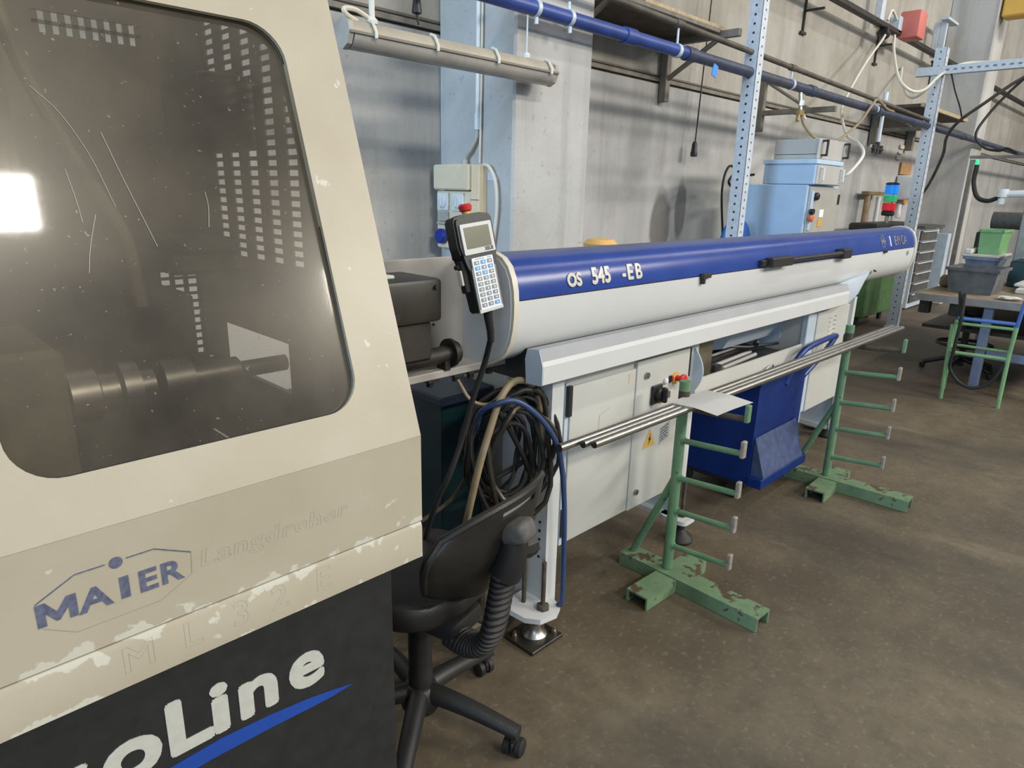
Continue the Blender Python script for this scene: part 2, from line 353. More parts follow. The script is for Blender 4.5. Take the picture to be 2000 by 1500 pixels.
# ---------------------------------------------------------------- builders
ORG = {}
class MB:
    def __init__(self): self.bm = bmesh.new()
    def _add(self, verts, faces, smooth=False):
        vs = [self.bm.verts.new(v) for v in verts]
        for f in faces:
            try:
                fc = self.bm.faces.new([vs[i] for i in f]); fc.smooth = smooth
            except ValueError: pass
        return self
    def box(self, a, b, bev=0., rot=None, seg=1):
        """box between two corners, optional bevel, optional rotation matrix about its centre"""
        a, b = V(a), V(b); c = (a + b) / 2
        lo = V([min(a[i], b[i]) for i in range(3)]); hi = V([max(a[i], b[i]) for i in range(3)])
        t = bmesh.new()
        bmesh.ops.create_cube(t, size=1)
        for v in t.verts: v.co = V([v.co[i] * (hi[i] - lo[i]) for i in range(3)])
        if bev: bmesh.ops.bevel(t, geom=t.edges[:], offset=bev, segments=seg, affect='EDGES', profile=.5)
        for v in t.verts: v.co = (rot @ v.co if rot else v.co) + c
        self.merge(t); return self
    def merge(self, t, mat=None):
        mp = {}
        for v in t.verts: mp[v] = self.bm.verts.new(mat @ v.co if mat else v.co)
        for f in t.faces:
            try:
                n = self.bm.faces.new([mp[v] for v in f.verts]); n.smooth = f.smooth
            except ValueError: pass
        t.free()
    def cyl(self, p0, p1, r, r2=None, seg=20, cap=True):
        p0, p1 = V(p0), V(p1); r2 = r if r2 is None else r2
        d = (p1 - p0).normalized(); u = d.orthogonal().normalized(); w = d.cross(u)
        vs, fs = [], []
        for p, rr in ((p0, r), (p1, r2)):
            for i in range(seg):
                a = 2 * PI * i / seg; vs.append(p + rr * (math.cos(a) * u + math.sin(a) * w))
        n = len(self.bm.verts)
        bv = [self.bm.verts.new(v) for v in vs]
        for i in range(seg):
            j = (i + 1) % seg
            f = self.bm.faces.new((bv[i], bv[j], bv[seg + j], bv[seg + i])); f.smooth = True
        if cap:
            self.bm.faces.new(bv[:seg][::-1]); self.bm.faces.new(bv[seg:])
        return self
    def tube(self, pts, r, seg=10, cap=True, smooth_path=0):
        pts = [V(p) for p in pts]
        if smooth_path:
            pts = spline(pts, smooth_path)
        rings = []
        u = None
        rr = r if isinstance(r, (list, tuple)) else None
        for i, p in enumerate(pts):
            d = (pts[min(i + 1, len(pts) - 1)] - pts[max(i - 1, 0)]).normalized()
            if u is None: u = d.orthogonal().normalized()
            else:
                u = (u - d * u.dot(d))
                u = u.normalized() if u.length > 1e-6 else d.orthogonal().normalized()
            w = d.cross(u)
            q = r if rr is None else rr[0] + (rr[1] - rr[0]) * i / (len(pts) - 1)
            rings.append([self.bm.verts.new(p + q * (math.cos(2 * PI * k / seg) * u + math.sin(2 * PI * k / seg) * w)) for k in range(seg)])
        for a, b in zip(rings, rings[1:]):
            for k in range(seg):
                f = self.bm.faces.new((a[k], a[(k + 1) % seg], b[(k + 1) % seg], b[k])); f.smooth = True
        if cap:
            self.bm.faces.new(rings[0][::-1]); self.bm.faces.new(rings[-1])
        return self
    def prism(self, prof, axis, a0, a1, cap=True, smooth=False):
        """closed 2-D profile extruded along axis; profile coords are the two other axes in order"""
        ax = 'xyz'.index(axis); o = [i for i in range(3) if i != ax]
        def mk(p, a):
            v = [0, 0, 0]; v[o[0]], v[o[1]] = p; v[ax] = a; return V(v)
        A = [self.bm.verts.new(mk(p, a0)) for p in prof]; B = [self.bm.verts.new(mk(p, a1)) for p in prof]
        n = len(prof)
        for i in range(n):
            f = self.bm.faces.new((A[i], A[(i + 1) % n], B[(i + 1) % n], B[i])); f.smooth = smooth
        if cap:
            self.bm.faces.new(A[::-1]); self.bm.faces.new(B)
        return self
    def lathe(self, prof, c, axis=(0, 0, 1), seg=24):
        """(radius, height) profile spun about axis through c"""
        c = V(c); d = V(axis).normalized(); u = d.orthogonal().normalized(); w = d.cross(u)
        rings = []
        for r, h in prof:
            rings.append([self.bm.verts.new(c + d * h + max(r, 1e-4) * (math.cos(2 * PI * k / seg) * u + math.sin(2 * PI * k / seg) * w)) for k in range(seg)])
        for a, b in zip(rings, rings[1:]):
            for k in range(seg):
                f = self.bm.faces.new((a[k], a[(k + 1) % seg], b[(k + 1) % seg], b[k])); f.smooth = True
        self.bm.faces.new(rings[0][::-1]); self.bm.faces.new(rings[-1])
        return self
    def torus(self, c, n, R, r, seg=28, s2=8, a0=0, a1=2 * PI):
        n = V(n).normalized(); u = n.orthogonal().normalized(); w = n.cross(u); c = V(c)
        full = abs(a1 - a0 - 2 * PI) < 1e-4
        pts = [c + R * (math.cos(a0 + (a1 - a0) * i / seg) * u + math.sin(a0 + (a1 - a0) * i / seg) * w) for i in range(seg + (0 if full else 1))]
        if not full: return self.tube(pts, r, s2)
        rings = []
        for i, p in enumerate(pts):
            rd = (p - c).normalized()
            rings.append([self.bm.verts.new(p + r * (math.cos(2 * PI * k / s2) * rd + math.sin(2 * PI * k / s2) * n)) for k in range(s2)])
        for i in range(seg):
            a, b = rings[i], rings[(i + 1) % seg]
            for k in range(s2):
                f = self.bm.faces.new((a[k], a[(k + 1) % s2], b[(k + 1) % s2], b[k])); f.smooth = True
        return self
    def xf(self, mat):
        for v in self.bm.verts: v.co = mat @ v.co
        return self
    def build(self, name, mat, parent=None, local=False, auto=35, **props):
        bm = self.bm
        bmesh.ops.recalc_face_normals(bm, faces=bm.faces[:])
        me = bpy.data.meshes.new(name)
        if parent is None and not local:
            xs = [v.co for v in bm.verts]
            lo = V([min(v[i] for v in xs) for i in range(3)]); hi = V([max(v[i] for v in xs) for i in range(3)])
            o = V(((lo.x + hi.x) / 2, (lo.y + hi.y) / 2, lo.z))
        elif parent is not None and not local: o = ORG[parent.name]
        else: o = V((0, 0, 0))
        if not local:
            for v in bm.verts: v.co -= o
        bm.to_mesh(me); bm.free()
        me.materials.append(mat)
        me.shade_smooth(); me.set_sharp_from_angle(angle=math.radians(auto))
        ob = bpy.data.objects.new(name, me); COL.objects.link(ob)
        if parent is not None:
            ob.parent = parent; ORG[ob.name] = ORG.get(parent.name, V((0, 0, 0)))
        elif not local:
            ob.location = o; ORG[ob.name] = o
        for k, v in props.items(): ob[k] = v
        return ob

def spline(pts, n):
    """Catmull-Rom through the points"""
    out = []
    P = [pts[0] * 2 - pts[1]] + list(pts) + [pts[-1] * 2 - pts[-2]]
    for i in range(1, len(P) - 2):
        a, b, c, d = P[i - 1], P[i], P[i + 1], P[i + 2]
        for k in range(n):
            t = k / n
            out.append(.5 * ((2 * b) + (c - a) * t + (2 * a - 5 * b + 4 * c - d) * t * t + (3 * b - a - 3 * c + d) * t ** 3))
    out.append(pts[-1]); return out

def thing(name, loc, label, cat, group=None, rz=0.):
    o = bpy.data.objects.new(name, None); COL.objects.link(o)
    o.location = loc; o.rotation_euler = (0, 0, rz); o.empty_display_size = .05
    o['label'] = label; o['category'] = cat
    if group: o['group'] = group
    ORG[o.name] = V(loc)
    return o
def tag(o, label, cat, group=None):
    o['label'] = label; o['category'] = cat
    if group: o['group'] = group
    return o
def copy_thing(root, loc, rz=None, label=None):
    r = root.copy(); COL.objects.link(r); r.location = loc
    if rz is not None: r.rotation_euler = (0, 0, rz)
    if label: r['label'] = label
    for ch in list(root.children):
        c = ch.copy(); COL.objects.link(c); c.parent = r
        for g in list(ch.children):
            d = g.copy(); COL.objects.link(d); d.parent = c
    ORG[r.name] = V(loc)
    return r

def text_mb(body, size, origin, xdir, ydir, depth=.001, bold=0., shear=0., align='LEFT', outline=0., spacing=1., fn=None):
    cu = bpy.data.curves.new('lettering', 'FONT')
    cu.body = body; cu.size = size; cu.offset = bold; cu.shear = shear; cu.align_x = align; cu.space_character = spacing
    cu.resolution_u = 4
    if outline:
        cu.fill_mode = 'NONE'; cu.bevel_depth = outline; cu.bevel_resolution = 0
    else: cu.extrude = depth
    ob = bpy.data.objects.new('lettering', cu); COL.objects.link(ob)
    dg = bpy.context.evaluated_depsgraph_get(); dg.update()
    me = bpy.data.meshes.new_from_object(ob.evaluated_get(dg))
    bpy.data.objects.remove(ob); bpy.data.curves.remove(cu)
    t = bmesh.new(); t.from_mesh(me); bpy.data.meshes.remove(me)
    x, y = V(xdir).normalized(), V(ydir).normalized(); n = x.cross(y); o = V(origin)
    for v in t.verts:
        c = v.co.copy()
        v.co = fn(c) if fn else o + x * c.x + y * c.y + n * c.z
    mb = MB(); mb.merge(t); return mb

def flat(pts, origin, xdir, ydir, depth=.001):
    x, y = V(xdir).normalized(), V(ydir).normalized(); n = x.cross(y); o = V(origin)
    mb = MB(); k = len(pts)
    A = [mb.bm.verts.new(o + x * p[0] + y * p[1]) for p in pts]; B = [mb.bm.verts.new(o + x * p[0] + y * p[1] + n * depth) for p in pts]
    mb.bm.faces.new(A[::-1]); mb.bm.faces.new(B)
    for i in range(k): mb.bm.faces.new((A[i], A[(i + 1) % k], B[(i + 1) % k], B[i]))
    return mb

def rrect(x0, x1, y0, y1, r, n=6):
    out = []
    for cx, cy, a in ((x1 - r, y1 - r, 0), (x0 + r, y1 - r, 90), (x0 + r, y0 + r, 180), (x1 - r, y0 + r, 270)):
        for i in range(n + 1):
            t = math.radians(a + 90 * i / n); out.append((cx + r * math.cos(t), cy + r * math.sin(t)))
    return out

# ---------------------------------------------------------------- setting
XR = 46.0
fl = MB().box((-4, -11, -.2), (XR, 3.5, 0)).build('floor', FLOOR, kind='structure')
wb = MB().box((-4, 3.24, 0), (XR, 3.5, 6.2)).build('wall_back', WALL, kind='structure')
xs = [-3.9, 2.9, 12.3, 21.7, 31.1, 45.9]
for a, b in zip(xs, xs[1:]):
    MB().box((a + .012, 3.2, 0), (b - .012, 3.25, 2.372), bev=.01).build('wall_panel', WALL, wb)
    MB().box((a + .012, 3.2, 2.425), (b - .012, 3.25, 6.2), bev=.01).build('wall_panel', WALLUP, wb)
    # the ledge strip that closes the joint between the two courses
    MB().box((a + .012, 3.19, 2.385), (b - .012, 3.24, 2.412)).build('joint_strip', BRACKET, wb)
for k, x in enumerate((2.60, 12.06)):
    c = MB().box((x, 2.6, 0), (x + .615, 3.2, 6.2), bev=.012).build('trim_%d' % (k + 1), COLM, kind='structure')

# ---------------------------------------------------------------- lathe (left foreground)
lathe = thing('lathe', (.25, 1.45, 0), 'beige and black sliding-headstock lathe with a smoky guard window, filling the left foreground', 'machine')
dy, dz = .317, .9485          # slope of the leaning upper door
def DP(x, v, n=0.): return V((x, .95 + dy * v - dz * n, 1.105 + dz * v + dy * n))
XD0, XD1 = -.18, .722
door = None
def door_frame():
    mb = MB(); bm = mb.bm
    T = .03
    inner = rrect(.107, .612, .077, .744, .062, 8)
    outer = [(XD0, 0), (XD1, 0), (XD1, .96), (XD0, .96)]
    # quads and fans between the inner rounded outline and the outer rectangle
    def nearest_outer(p):
        cx, cy = .36, .41
        dx, dy_ = p[0] - cx, p[1] - cy
        t = min([(XD1 - cx) / dx if dx > 1e-6 else 9, (XD0 - cx) / dx if dx < -1e-6 else 9,
                 (.96 - cy) / dy_ if dy_ > 1e-6 else 9, (0 - cy) / dy_ if dy_ < -1e-6 else 9])
        return (cx + dx * t, cy + dy_ * t)
    pts = []
    for c in outer:                          # add outline samples that aim at the outer corners
        pass
    ring_in = inner[:]; ring_out = [nearest_outer(p) for p in inner]
    # insert exact corners
    for c in outer:
        cx, cy = .36, .41
        ang = math.atan2(c[1] - cy, c[0] - cx)
        best = None
        for i in range(len(ring_in)):
            a0 = math.atan2(ring_out[i][1] - cy, ring_out[i][0] - cx); j = (i + 1) % len(ring_in)
            a1 = math.atan2(ring_out[j][1] - cy, ring_out[j][0] - cx)
            d = (a1 - a0) % (2 * PI)
            if d < PI and 0 <= ((ang - a0) % (2 * PI)) < d:
                f = ((ang - a0) % (2 * PI)) / d; best = (i, f); break
        if best:
            i, f = best; j = (i + 1) % len(ring_in)
            ring_in.insert(i + 1, tuple(ring_in[i][k] * (1 - f) + ring_in[j][k] * f for k in (0, 1)))
            ring_out.insert(i + 1, c)
    n = len(ring_in)
    IF = [bm.verts.new(DP(*p)) for p in ring_in]; OF = [bm.verts.new(DP(*p)) for p in ring_out]
    IB = [bm.verts.new(DP(*p, -T)) for p in ring_in]; OB = [bm.verts.new(DP(*p, -T)) for p in ring_out]
    for i in range(n):
        j = (i + 1) % n
        bm.faces.new((IF[i], IF[j], OF[j], OF[i])); bm.faces.new((IB[j], IB[i], OB[i], OB[j]))
        bm.faces.new((IF[j], IF[i], IB[i], IB[j])); bm.faces.new((OF[i], OF[j], OB[j], OB[i]))
    # lower vertical part of the door, below the crease
    mb.box((XD0, .95, .930), (XD1, .985, 1.1045))
    return mb
door = door_frame().build('door', CREAM, lathe, auto=20)
gl = MB()
g_out = rrect(.100, .619, .070, .751, .066, 8)
A = [gl.bm.verts.new(DP(*p, -.012)) for p in g_out]
gl.bm.faces.new(A)
gl.build('guard_window', GLASS, door)
SCR = M('pale_scratch', (.42, .40, .36), .6)
for arc_ in (
[(0.3031, 0.5429), (0.3186, 0.4758), (0.3344, 0.4128), (0.3433, 0.3764)],
[(0.2301, 0.5999), (0.2581, 0.5651), (0.283, 0.507), (0.3002, 0.4352)],
[(0.2484, 0.4876), (0.2527, 0.4491), (0.2547, 0.4138)],
[(0.2724, 0.4244), (0.2567, 0.3783), (0.2482, 0.3432)],
[(0.43, 0.4594), (0.4302, 0.4355), (0.4239, 0.4036)],
):
    MB().tube([DP(x_, v_, -.0112) for x_, v_ in arc_], .0005, 4, smooth_path=6).build('scratch', SCR, door)
gk = MB(); gk.tube([DP(*p, -.009) for p in rrect(.106, .613, .076, .745, .062, 8)] + [DP(.613, .4, -.009)], .0022, 6)
gk.build('window_seal', BLACKP, door)
MB().prism([(.949, .852), (.949, .918), (.953, .926), (.99, .926), (.99, .852)], 'x', XD0, .721).build('skirt', CREAM, lathe)
# lower black panel and machine body behind the door
bp = MB(); bp.prism([(.970, .0), (.970, .853), (1.02, .853), (1.02, 0)], 'x', XD0, .660)
bp.build('base_panel', PANELB, lathe)
MB().box((XD0, 1.02, 0), (.655, 1.90, .845), bev=.006).build('machine_bed', PANELB, lathe)
MB().box((XD0 + .02, 1.02, .846), (.69, 1.90, .87)).build('drip_tray', COOLTRAY, lathe)
MB().box((XD0 - .02, .99, .85), (XD0 + .01, 1.90, 2.02)).build('side_panel', INNER, lathe)
MB().box((XD0, 1.23, 2.0), (XD1 - .004, 1.30, 2.06), bev=.008).build('top_rail', CREAM, lathe)

# right-hand inner wall: a perforated sheet with a solid lower part and a slot where the bar enters
rw = MB()
rw.prism([(1.00, .87), (1.00, 1.10), (1.275, 1.955), (1.295, 1.955), (1.295, .87)], 'x', .696, .708)
rw.box((.696, 1.295, 1.205), (.708, 1.90, 1.375))
rw.box((.696, 1.74, 1.375), (.708, 1.90, 2.0)); rw.box((.696, 1.31, 1.955), (.708, 1.90, 2.0))
rw.box((.696, 1.295, .87), (.708, 1.90, 1.085)); rw.box((.696, 1.76, 1.085), (.708, 1.90, 1.205)); rw.box((.696, 1.295, 1.085), (.708, 1.40, 1.205))
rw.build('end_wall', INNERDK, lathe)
MB().box((.684, 1.215, .87), (.695, 1.275, 1.68), bev=.003).build('corner_post', INNERBL, lathe)
ps = MB()
cols = [1.335, 1.425, 1.515, 1.605, 1.695]
edges = [1.295] + [c + s * .021 for c in cols for s in (-1, 1)] + [1.74]
for a, b in zip(edges[::2], edges[1::2]): ps.box((.700, a, 1.375), (.704, b, 1.955))
k = 0
while 1.375 + .0205 * k < 1.955:
    z = 1.375 + .0205 * k; ps.box((.7008, 1.295, z), (.7032, 1.74, z + .0088)); k += 1
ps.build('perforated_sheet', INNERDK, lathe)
# rear wall with a narrow perforated field
bw = MB()
bw.box((XD0, 1.888, .87), (.590, 1.90, 1.86)); bw.box((.700, 1.888, .87), (.72, 1.90, 2.0)); bw.box((.59, 1.888, 1.385), (.70, 1.90, 1.86))
bw.box((.59, 1.888, .87), (.70, 1.90, 1.09)); bw.box((XD0, 1.888, 1.905), (.70, 1.90, 2.0)); bw.box((XD0, 1.888, 1.86), (.40, 1.90, 1.905)); bw.box((.62, 1.888, 1.86), (.7, 1.90, 1.905))
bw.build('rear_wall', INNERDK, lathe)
pf = MB()
for a, b in ((.59, .600), (.622, .634), (.656, .668), (.690, .70)): pf.box((a, 1.890, 1.09), (b, 1.896, 1.385))
for i in range(15): pf.box((.59, 1.891, 1.09 + i * .0212), (.70, 1.895, 1.098 + i * .0212))
for i in range(9): pf.box((.40 + i * .026, 1.890, 1.86), (.413 + i * .026, 1.896, 1.905))
pf.box((.40, 1.890, 1.878), (.62, 1.896, 1.886))
pf.build('perforated_sheet', INNERDK, lathe)
# inside: headstock block, spindle, guide bush, tool carriage, motor housing
MB().box((.02, 1.33, .93), (.252, 1.62, 1.272), bev=.012).build('headstock', INNER, lathe)
sp = MB()
sp.lathe([(.03, 0), (.052, .004), (.052, .05), (.040, .055), (.040, .085), (.056, .09), (.056, .12), (.034, .125), (.034, .15)], (.255, 1.40, 1.165), (1, 0, 0), 24)
sp.lathe([(.022, 0), (.048, .004), (.048, .06), (.03, .065), (.03, .16), (.018, .17), (.018, .27)], (.415, 1.40, 1.165), (1, 0, 0), 24)
sp.build('spindle', STEEL2, lathe)
MB().box((.46, 1.45, 1.0), (.52, 1.72, 1.33), bev=.008).build('guide_bush_block', INNERDK, lathe)
MB().box((.50, 1.50, 1.36), (.66, 1.80, 1.40), bev=.01).box((.54, 1.52, 1.40), (.66, 1.78, 1.43), bev=.008).build('tool_carriage', INNERDK, lathe)
MB().box((.565, 1.44, 1.615), (.685, 1.66, 1.765), bev=.02, seg=2).build('motor_housing', BLACKP, lathe)
MB().box((.20, 1.13, .93), (.66, 1.30, 1.0), bev=.006).box((.25, 1.10, 1.0), (.42, 1.28, 1.03), bev=.006).build('slide', COOLTRAY, lathe)
MB().cyl((.17, 1.11, 1.045), (.34, 1.11, 1.045), .006, seg=10).build('coolant_pipe', STEEL, lathe)
cov = MB().box((.15, 1.50, 1.45), (.27, 1.75, 1.95), bev=.02)
cov.build('hanging_cover', INNER, lathe)
MB().tube([(.30, 1.70, 2.0), (.31, 1.66, 1.8), (.37, 1.6, 1.6), (.43, 1.55, 1.45), (.44, 1.52, 1.30)], .013, 10, smooth_path=6).build('coolant_hose', INNER, lathe)
# spindle drive box that sticks out towards the feeder
db = MB(); db.box((.80, 1.40, 1.205), (1.145, 1.585, 1.322), bev=.012, seg=2); db.box((.80, 1.41, 1.098), (1.118, 1.57, 1.206), bev=.008)
db.build('drive_box', DARKPAINT, lathe)
MB().cyl((.99, 1.392, 1.232), (.99, 1.402, 1.232), .010, seg=12).cyl((1.12, 1.392, 1.30), (1.12, 1.402, 1.30), .006, seg=10).build('bolt', IRON, lathe)
MB().box((.72, 1.40, .99), (.98, 1.495, 1.07)).build('mount_bracket', DARKPAINT, lathe)
MB().box((.83, 1.44, 1.323), (1.02, 1.56, 1.333), bev=.003).build('cover_plate', WHITE, lathe)
# lettering on the lathe
hx = [(.104, 1.027), (.151, 1.0515), (.249, 1.0515), (.297, 1.028), (.295, .993), (.249, .968), (.143, .968), (.108, .990)]
hex_ = MB()
segs = [(.104, 1.027, .151, 1.0515), (.151, 1.0515, .187, 1.0515), (.213, 1.0515, .249, 1.0515), (.249, 1.0515, .297, 1.028)]
for x0, z0, x1, z1 in segs: hex_.tube([(x0, .9495, z0), (x1, .9495, z1)], .0009, 4)
hex_.build('logo_outline', MAIERB, door)
hb = MB()
for i in range(3, 7): hb.tube([(hx[i][0], .9498, hx[i][1]), (hx[i + 1][0], .9498, hx[i + 1][1])], .0005, 4)
hb.build('logo_outline', FAINT, door)
XV, ZV = (1, 0, 0), (0, 0, 1)
def fat_text(body, size, fn, d, depth=.0006, **k):
    """bold print: the same flat letter laid down a few times with small shifts"""
    mb = MB()
    for i in range(8):
        a = PI * i / 4; dx, dz_ = d * math.cos(a), d * math.sin(a)
        mb.merge(text_mb(body, size, (0, 0, 0), XV, ZV, depth, 0., fn=lambda c: fn(V((c.x + dx, c.y + dz_, c.z + i * 8e-5))), **k).bm)
    return mb
def lathe_text(body, size, x, z, sx, y=.9497, bold=.0013, depth=.0006, **k):
    return text_mb(body, size, (0, 0, 0), XV, ZV, depth, bold, fn=lambda c: V((x + c.x * sx, y - c.z, z + c.y)), **k)
mw, mh = .046, .0335
flat([(0, 0), (0, mh), (.011, mh), (.023, .016), (.035, mh), (mw, mh), (mw, 0), (.036, 0), (.036, .018), (.025, .003), (.021, .003), (.010, .018), (.010, 0)], (.103, .9497, .992), XV, ZV, .0006).build('logo_letter', MAIERB, door)
for body, x, sx in (('A', .1515, 1.22), ('E', .2225, 1.15), ('R', .2515, 1.1)):
    lathe_text(body, .046, x, .992, sx, bold=.0004 if body == 'M' else .0013).build('logo_letter', MAIERB, door)
MB().box((.2005, .9492, .992), (.2125, .9498, 1.0255)).build('logo_letter', MAIERB, door)
MB().cyl((.2, .9492, 1.0495), (.2, .9498, 1.0495), .0085, seg=20).build('logo_dot', MAIERB, door)
lathe_text('Langdreher', .0385, .306, .9985, 1.27, y=.9499, outline=.0003, bold=.0006, shear=.12, spacing=1.12).build('ghost_lettering', FAINT, door)
for body, x in (('M', .187), ('L', .270), ('3', .345), ('2', .410), ('E', .490)):
    text_mb(body, .060, (x, .9489, .874), XV, ZV, outline=.00025, bold=.0006).build('ghost_letter', FAINT, lathe)
for body, x, sx in (('L', .232, 1.08), ('i', .301, 1.22), ('n', .346, 1.12), ('e', .438, 1.08), ('o', .145, 1.12), ('v', .062, 1.08)):
    fat_text(body, .134, lambda c: V((x + c.x * sx, .9695 - c.z, .681 + c.y)), .0050).build('panel_letter', LETTER, lathe)
sw = [(.565, .629), (.52, .640), (.47, .650), (.40, .659), (.314, .665), (.22, .660), (.12, .645), (.0, .615), (.0, .600), (.12, .620), (.22, .632), (.30, .6345), (.40, .632), (.47, .628), (.52, .626)]
flat(sw, (0, .9696, 0), XV, ZV, .0006).build('swoosh', STRIPE, lathe)

# ---------------------------------------------------------------- bar feeder
feeder = thing('bar_feeder', (3.0, 1.55, 0), 'long white bar feeder with a rounded deep blue canopy standing along the wall', 'machine')
prof_front = [(1.381, 1.238), (1.383, 1.265), (1.392, 1.300), (1.408, 1.332), (1.432, 1.354), (1.464, 1.366), (1.50, 1.3685), (1.535, 1.363), (1.58, 1.347), (1.63, 1.318), (1.665, 1.28), (1.68, 1.238)]
prof_low = [(1.380, 1.234), (1.380, 1.19), (1.384, 1.15), (1.392, 1.115), (1.408, 1.083), (1.432, 1.058), (1.464, 1.038), (1.52, 1.02), (1.58, 1.015), (1.64, 1.04), (1.67, 1.10), (1.68, 1.17), (1.68, 1.234)]
XF0, XF1 = 1.412, 5.36
def shrink(p, d, c=(1.53, 1.21)): return [(a + (c[0] - a) / math.hypot(a - c[0], b - c[1]) * d, b + (c[1] - b) / math.hypot(a - c[0], b - c[1]) * d) for a, b in p]
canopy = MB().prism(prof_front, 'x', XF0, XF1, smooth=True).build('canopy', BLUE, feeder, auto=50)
MB().prism(prof_low, 'x', XF0, XF1, smooth=True).build('lower_shell', WHITE, feeder, auto=50)
cap = [(a, b) for a, b in prof_front[:]] + [(a, b) for a, b in prof_low[::-1]]
cap = shrink(cap, -.007)
cm = MB(); cm.prism(cap, 'x', 1.392, 1.413, smooth=True); cm.build('end_cap', CREAMPL, feeder, auto=40)
cm = MB(); cm.prism(cap, 'x', 5.359, 5.385, smooth=True); cm.build('end_cap', CREAMPL, feeder, auto=40)
MB().prism(shrink(cap, .012), 'x', 1.3895, 1.393, smooth=True).build('cap_face', M('light_grey_cap_face', (.62, .63, .64), .5, var=.05), feeder)
# lettering on the canopy follows its curve
arc = [(1.3795, 1.236)] + prof_front[1:6]
def on_canopy(x0, z0, off=.002):
    ls = [0.]
    for a, b in zip(arc, arc[1:]): ls.append(ls[-1] + math.hypot(b[0] - a[0], b[1] - a[1]))
    def fn(c):
        s = z0 - 1.238 + c.y
        for i in range(len(ls) - 1):
            if s <= ls[i + 1] or i == len(ls) - 2:
                t = (s - ls[i]) / (ls[i + 1] - ls[i]); y = arc[i][0] + t * (arc[i + 1][0] - arc[i][0]); z = arc[i][1] + t * (arc[i + 1][1] - arc[i][1])
                d = V((arc[i + 1][0] - arc[i][0], arc[i + 1][1] - arc[i][1])); nrm = (-d[1], d[0]) if d[1] > 0 else (0, 1)
                l = math.hypot(*nrm); return V((x0 + c.x, y + nrm[0] / l * (off + c.z), z + nrm[1] / l * (off + c.z)))
    return fn
def canopy_text(body, size, x0, z0, mat, bold=.002, depth=.0015, spacing=1.0, name='lettering', sx=1.):
    f = on_canopy(x0, z0)
    g = lambda c: f(V((c.x * sx, c.y, c.z)))
    fat_text(body, size, g, bold, depth, spacing=spacing).build(name, mat, canopy)
canopy_text('OS', .0565, 1.640, 1.2625, LETGOLD, .0026, sx=.98)
canopy_text('545', .074, 1.764, 1.262, LETGOLD, .0026, sx=.93)
canopy_text('-', .074, 1.932, 1.262, LETGOLD, .0026, sx=.93)
canopy_text('E', .074, 1.9635, 1.262, LETGOLD, .0022, sx=.95)
canopy_text('B', .074, 2.012, 1.262, LETGOLD, .0022, sx=.95)
MARKTAN = M('rubbed_tan_lettering', (.20, .18, .17), .6, var=.35, scale=90)
canopy_text('I', .085, 4.83, 1.268, WHITEPL, .004)
canopy_text('EMCA', .085, 4.92, 1.268, MARKTAN, .0008, spacing=1.25)
st = MB()
fst = on_canopy(4.70, 1.30)
for k in range(6):
    a = k * PI / 6; c_, s_ = math.cos(a) * .045, math.sin(a) * .045
    n_ = V((-s_, c_, 0)) * .1
    q = [V((-c_, -s_, 0)) - n_, V((c_, s_, 0)) - n_, V((c_, s_, 0)) + n_, V((-c_, -s_, 0)) + n_]
    st._add([fst(p) for p in q], [(0, 1, 2, 3)])
st.build('star_mark', MARKTAN, canopy)
# seam, handle and latches
MB().box((XF0, 1.3815, 1.2335), (XF1, 1.40, 1.2388)).build('seam_strip', BLACKP, feeder)
hd = MB(); hd.box((3.02, 1.335, 1.238), (3.25, 1.378, 1.282), bev=.006); hd.box((2.97, 1.36, 1.245), (3.03, 1.385, 1.272), bev=.004)
hd.box((3.90, 1.335, 1.232), (4.02, 1.385, 1.285), bev=.006)
hd.cyl((3.2, 1.352, 1.262), (3.95, 1.352, 1.262), .0125, seg=14)
hd.build('grab_handle', BLACKP, feeder)
lt = MB().box((2.455, 1.366, 1.226), (2.53, 1.384, 1.246), bev=.003).box((2.46, 1.362, 1.205), (2.478, 1.384, 1.246), bev=.003)
lt.build('latch', IRON, feeder)
MB().box((4.70, 1.368, 1.226), (4.75, 1.384, 1.240)).build('latch', IRON, feeder)
MB().box((5.20, 1.376, 1.19), (5.23, 1.384, 1.215)).build('name_tag', M('grey_tag', (.22, .23, .25), .5), feeder)
# front hood over the cabinets, with the dark gap above it and the tapering wedge at its far end
hood = [(1.345, 1.083), (1.330, 1.032), (1.330, .973), (1.405, .968), (1.405, 1.045), (1.42, 1.060), (1.42, 1.085)]
hm = [(1.396, 1.079), (1.347, 1.084), (1.330, 1.032), (1.330, .974), (1.336, .970), (1.398, .968), (1.405, 1.045)]
MB().prism(hm, 'x', 1.481, 4.06).build('hood', WHITE, feeder, auto=10)
MB().prism([(1.3955, 1.0795), (1.3465, 1.0847), (1.3333, 1.0418), (1.3343, 1.0415), (1.3475, 1.0835), (1.3955, 1.0785)], 'x', 1.4815, 4.06).build('hood_slope', M('grey_slope_strip', (.36, .37, .385), .55, var=.06, scale=5), feeder, auto=10)  # thin strip laid over the hood's sloping facet, greyer than the hood
MB().prism([(a, b) for a, b in hm], 'x', 1.478, 1.482).build('hood_end_plate', PALEBLUE, feeder)
wd = MB()
A_ = [V((4.061, a, b)) for a, b in ((1.396, 1.079), (1.347, 1.084), (1.330, 1.032), (1.330, .974), (1.398, .968), (1.42, 1.06))]
T_ = [V((4.50, 1.376, 1.13)), V((4.47, 1.372, 1.11)), V((4.42, 1.370, 1.08)), V((4.35, 1.375, 1.0)), V((4.3, 1.46, .985)), V((4.45, 1.48, 1.09))]
wd._add(A_ + T_, [(0, 1, 2, 3, 4, 5), (11, 10, 9, 8, 7, 6)] + [(i, (i + 1) % 6, 6 + (i + 1) % 6, 6 + i) for i in range(6)])
wd.build('hood_wedge', PALEBLUE, feeder)
